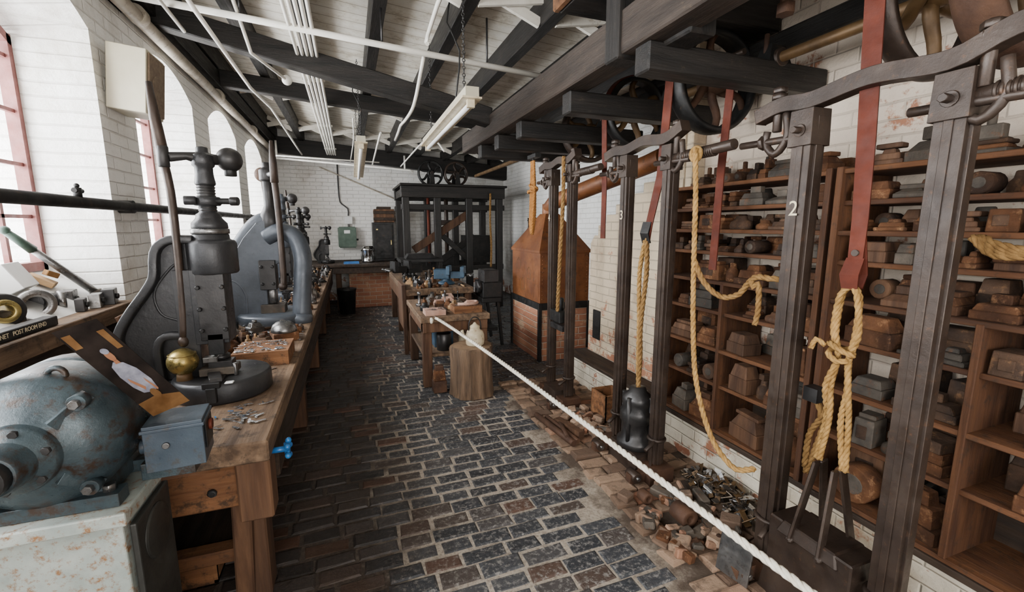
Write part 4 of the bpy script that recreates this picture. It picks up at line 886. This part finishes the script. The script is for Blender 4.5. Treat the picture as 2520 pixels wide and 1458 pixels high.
def vise(x,y,z,mat,rz=0,s=1.):
    b=MB('bench_vise'); b.X=Matrix.Translation((x,y,z))@Matrix.Rotation(rz,4,'Z')@Matrix.Scale(s,4)
    b.lathe((0,0,0),[(.09,0),(.09,.02),(.05,.04),(.05,.07)],mat); b.box((0,.04,.11),(.12,.16,.10),mat); b.box((0,-.03,.15),(.16,.04,.09),mat,top=.9)
    b.box((0,-.12,.10),(.08,.14,.07),mat); b.box((0,-.18,.135),(.16,.045,.11),mat,top=.9); b.cyl((0,-.2,.10),(0,-.28,.10),.018,'steel_worn'); b.cyl((-.1,-.27,.10),(.1,-.27,.10),.008,'steel_worn'); b.sph((-.1,-.27,.1),.013,'steel_worn'); b.sph((.1,-.27,.1),.013,'steel_worn')
    b.done(.005,parent=T2)
vise(1.22,6.0,.80,'blue_vise',1.2,1.3); vise(.85,6.9,.80,'iron_black',-1.3,1.4)
b=MB('press_tool_clutter')
for i in range(90):
    x=R.uniform(.70,1.42); y=R.uniform(5.65,7.2)
    if (x-1.22)**2+(y-6.0)**2<.07 or (x-.85)**2+(y-6.9)**2<.07: continue
    tool(b,x,y,.80)
b.done(.002,parent=T2)
b=MB('iron_surface_plate'); b.bx(.75,1.45,7.3,7.95,1.0,1.05,'iron_black'); 
for x in (.8,1.4):
    for y in (7.35,7.9): b.bx(x-.03,x+.03,y-.03,y+.03,.80,1.0,'iron_black')
b.box((1.1,7.6,1.09),(.5,.3,.08),'iron_grey',top=.8); b.done(.005,parent=T2)

b=MB('tree_stump'); n=60; rings=[]
for z,k in ((.003,1.06),(.05,1.02),(.12,1.0),(.18,.98),(.26,.975),(.34,.97),(.45,1.0),(.475,.95)):
    rings.append([(1.04+.20*k*q*math.cos(t),3.98+.20*k*q*math.sin(t),z) for t in [2*math.pi*i/n for i in range(n)] for q in [(1+.04*math.sin(5*t)+.03*math.sin(13*t+z*3)+.02*math.sin(23*t+z*5))]])
vs=[p for r_ in rings for p in r_]; fs=[(i*n+k,i*n+(k+1)%n,(i+1)*n+(k+1)%n,(i+1)*n+k) for i in range(len(rings)-1) for k in range(n)]
b.add(vs,fs,'wood_bark',True); b.add(rings[-1],[tuple(range(n))],'wood_end'); b.done()
b=MB('enamel_kettle'); c=(1.07,3.97,.476)
b.lathe(c,[(.075,0),(.085,.01),(.09,.05),(.088,.10),(.075,.135),(.05,.15),(.045,.17),(.05,.175),(.045,.185),(.02,.20),(.012,.215),(.001,.22)],'cream_enamel'); b.tube(smooth_path([(c[0]-.08,c[1],c[2]+.06),(c[0]-.11,c[1],c[2]+.10),(c[0]-.125,c[1],c[2]+.15)],.02),.014,'cream_enamel')
b.tube(smooth_path([(c[0]-.06,c[1],c[2]+.13),(c[0]-.05,c[1],c[2]+.23),(c[0],c[1],c[2]+.27),(c[0]+.05,c[1],c[2]+.23),(c[0]+.06,c[1],c[2]+.13)],.02),.006,'iron_black'); b.done()

b=MB('barrier_rope'); b.rope([(.70,4.19,.69),(.76,4.17,.705),(.95,3.0,.645),(1.10,1.8,.585),(1.21,.78,.54),(1.33,-.4,.52),(1.38,-.88,.56)],.0145,'rope_white')
b.torus((.70,4.197,.69),.02,.012,'rope_white','X',12); b.done()
b=MB('barrier_post'); b.lathe((1.40,-.92,0),[(.14,0.004),(.14,.02),(.03,.05),(.022,.06),(.022,.90),(.035,.92),(.03,.96),(.001,.97)],'iron_black'); b.done()

# ------------------------------------------------------------------ floor items right side
b=MB('loose_rods')
for p0,p1,r_ in (((1.38,3.2,.045),(1.44,2.65,.045),.024),((1.45,3.15,.04),(1.49,2.68,.04),.018),((1.50,3.0,.05),(1.42,2.72,.07),.015)): b.cyl(p0,p1,r_,'rust_iron')
b.box((1.53,2.9,.045),(.05,.3,.05),'bench_wood_z',(0,0,.2)); b.done()
b=MB('wooden_box'); x0,x1,y0,y1=1.86,2.06,2.92,3.14
for q in ((x0,x1,y0,y0+.015),(x0,x1,y1-.015,y1),(x0,x0+.015,y0,y1),(x1-.015,x1,y0,y1)): b.bx(*q,.02,.24,'bench_wood_x')
b.bx(x0,x1,y0,y1,.02,.03,'bench_wood_x'); leafs(b,x0+.04,x1-.04,y0+.04,y1-.04,.15,14,'scrap_dark'); b.bx(x0+.02,x1-.02,y0+.02,y1-.02,.03,.15,'scrap_dark'); b.done(.003)
b=MB('scrap_pile')
for i in range(420):
    x=1.96+R.gauss(0,.05); y=1.76+R.gauss(0,.20); x=min(max(x,1.88),2.06); y=min(max(y,1.40),2.04); hgt=max(.0,.12-abs(y-1.78)*.25)
    b.box((x,y,.026+R.uniform(0,hgt)),(R.uniform(.02,.08),R.uniform(.01,.05),.004),R.choice(['scrap_dark','offcut_metal','scrap_dark','brass_dark','label_white' if i%9==0 else 'die_grey']),(R.uniform(-.8,.8),R.uniform(-.8,.8),R.uniform(0,3)))
b.done()
b=MB('steel_bushes')
for x,y,r_,l in ((1.60,1.66,.05,.11),(1.52,1.90,.035,.07)):
    b.lathe((x,y,r_+.022),[(r_*.4,0),(r_,0),(r_,l),(r_*.4,l)],'rust_iron','Y',closed=True)
b.done(.003)
b=MB('steel_plate'); b.box((1.56,1.34,.115),(.012,.15,.19),'steel_worn',(0,.18,.2)); b.done(.002)
b=MB('loose_bricks')
for i in range(150):
    x=R.uniform(1.40,1.84); y=R.uniform(1.5,2.02) if R.random()<.65 else R.uniform(2.72,3.2)
    if y>2.5: x=R.uniform(1.60,1.84)
    if any((x-a)**2+(y-c)**2<.11**2 for a,c in ((1.60,1.72),(1.52,1.93),(1.56,1.34))): continue
    b.box((x,y,.042),(R.uniform(.02,.13),R.uniform(.02,.08),R.uniform(.015,.055)),R.choice(['floor_brick_beige','floor_brick_beige','floor_brick_beige','die_rust','die_grey']),(R.uniform(-.25,.25),R.uniform(-.25,.25),R.uniform(0,3)))
b.done(.006)

# ------------------------------------------------------------------ lights
def area(name,loc,rot,sx,sy,power,col=(1,1,1)):
    l=bpy.data.lights.new(name,'AREA'); l.shape='RECTANGLE'; l.size=sx; l.size_y=sy; l.energy=power; l.color=col
    o=bpy.data.objects.new(name,l); o.location=loc; o.rotation_euler=rot; COL.objects.link(o); return o
for i,(a,b_) in enumerate(wins):
    area('window_and_fill_light',(XW-.45,(a+b_)/2,2.1),(0,math.radians(-90),0),1.9,b_-a+.25,285,(.95,.98,1))
area('window_and_fill_light',(.35,YB-.3,1.8),(math.radians(90),0,0),3.1,2.4,340,(1,.965,.92))  # added fill lamp behind the camera, brightens the room and right-hand shelves
w=bpy.data.worlds.new('sky'); bpy.context.scene.world=w; w.use_nodes=True
w.node_tree.nodes['Background'].inputs[0].default_value=(.9,.95,1,1); w.node_tree.nodes['Background'].inputs[1].default_value=1.5
# ------------------------------------------------------------------ camera
cam=bpy.data.cameras.new('camera'); cam.sensor_width=36; cam.lens=1090/2520*36; cam.clip_start=.02
co=bpy.data.objects.new('camera',cam); co.location=(0,0,1.6); co.rotation_euler=(math.radians(90-9.07),0,math.radians(-20)); COL.objects.link(co)
bpy.context.scene.camera=co
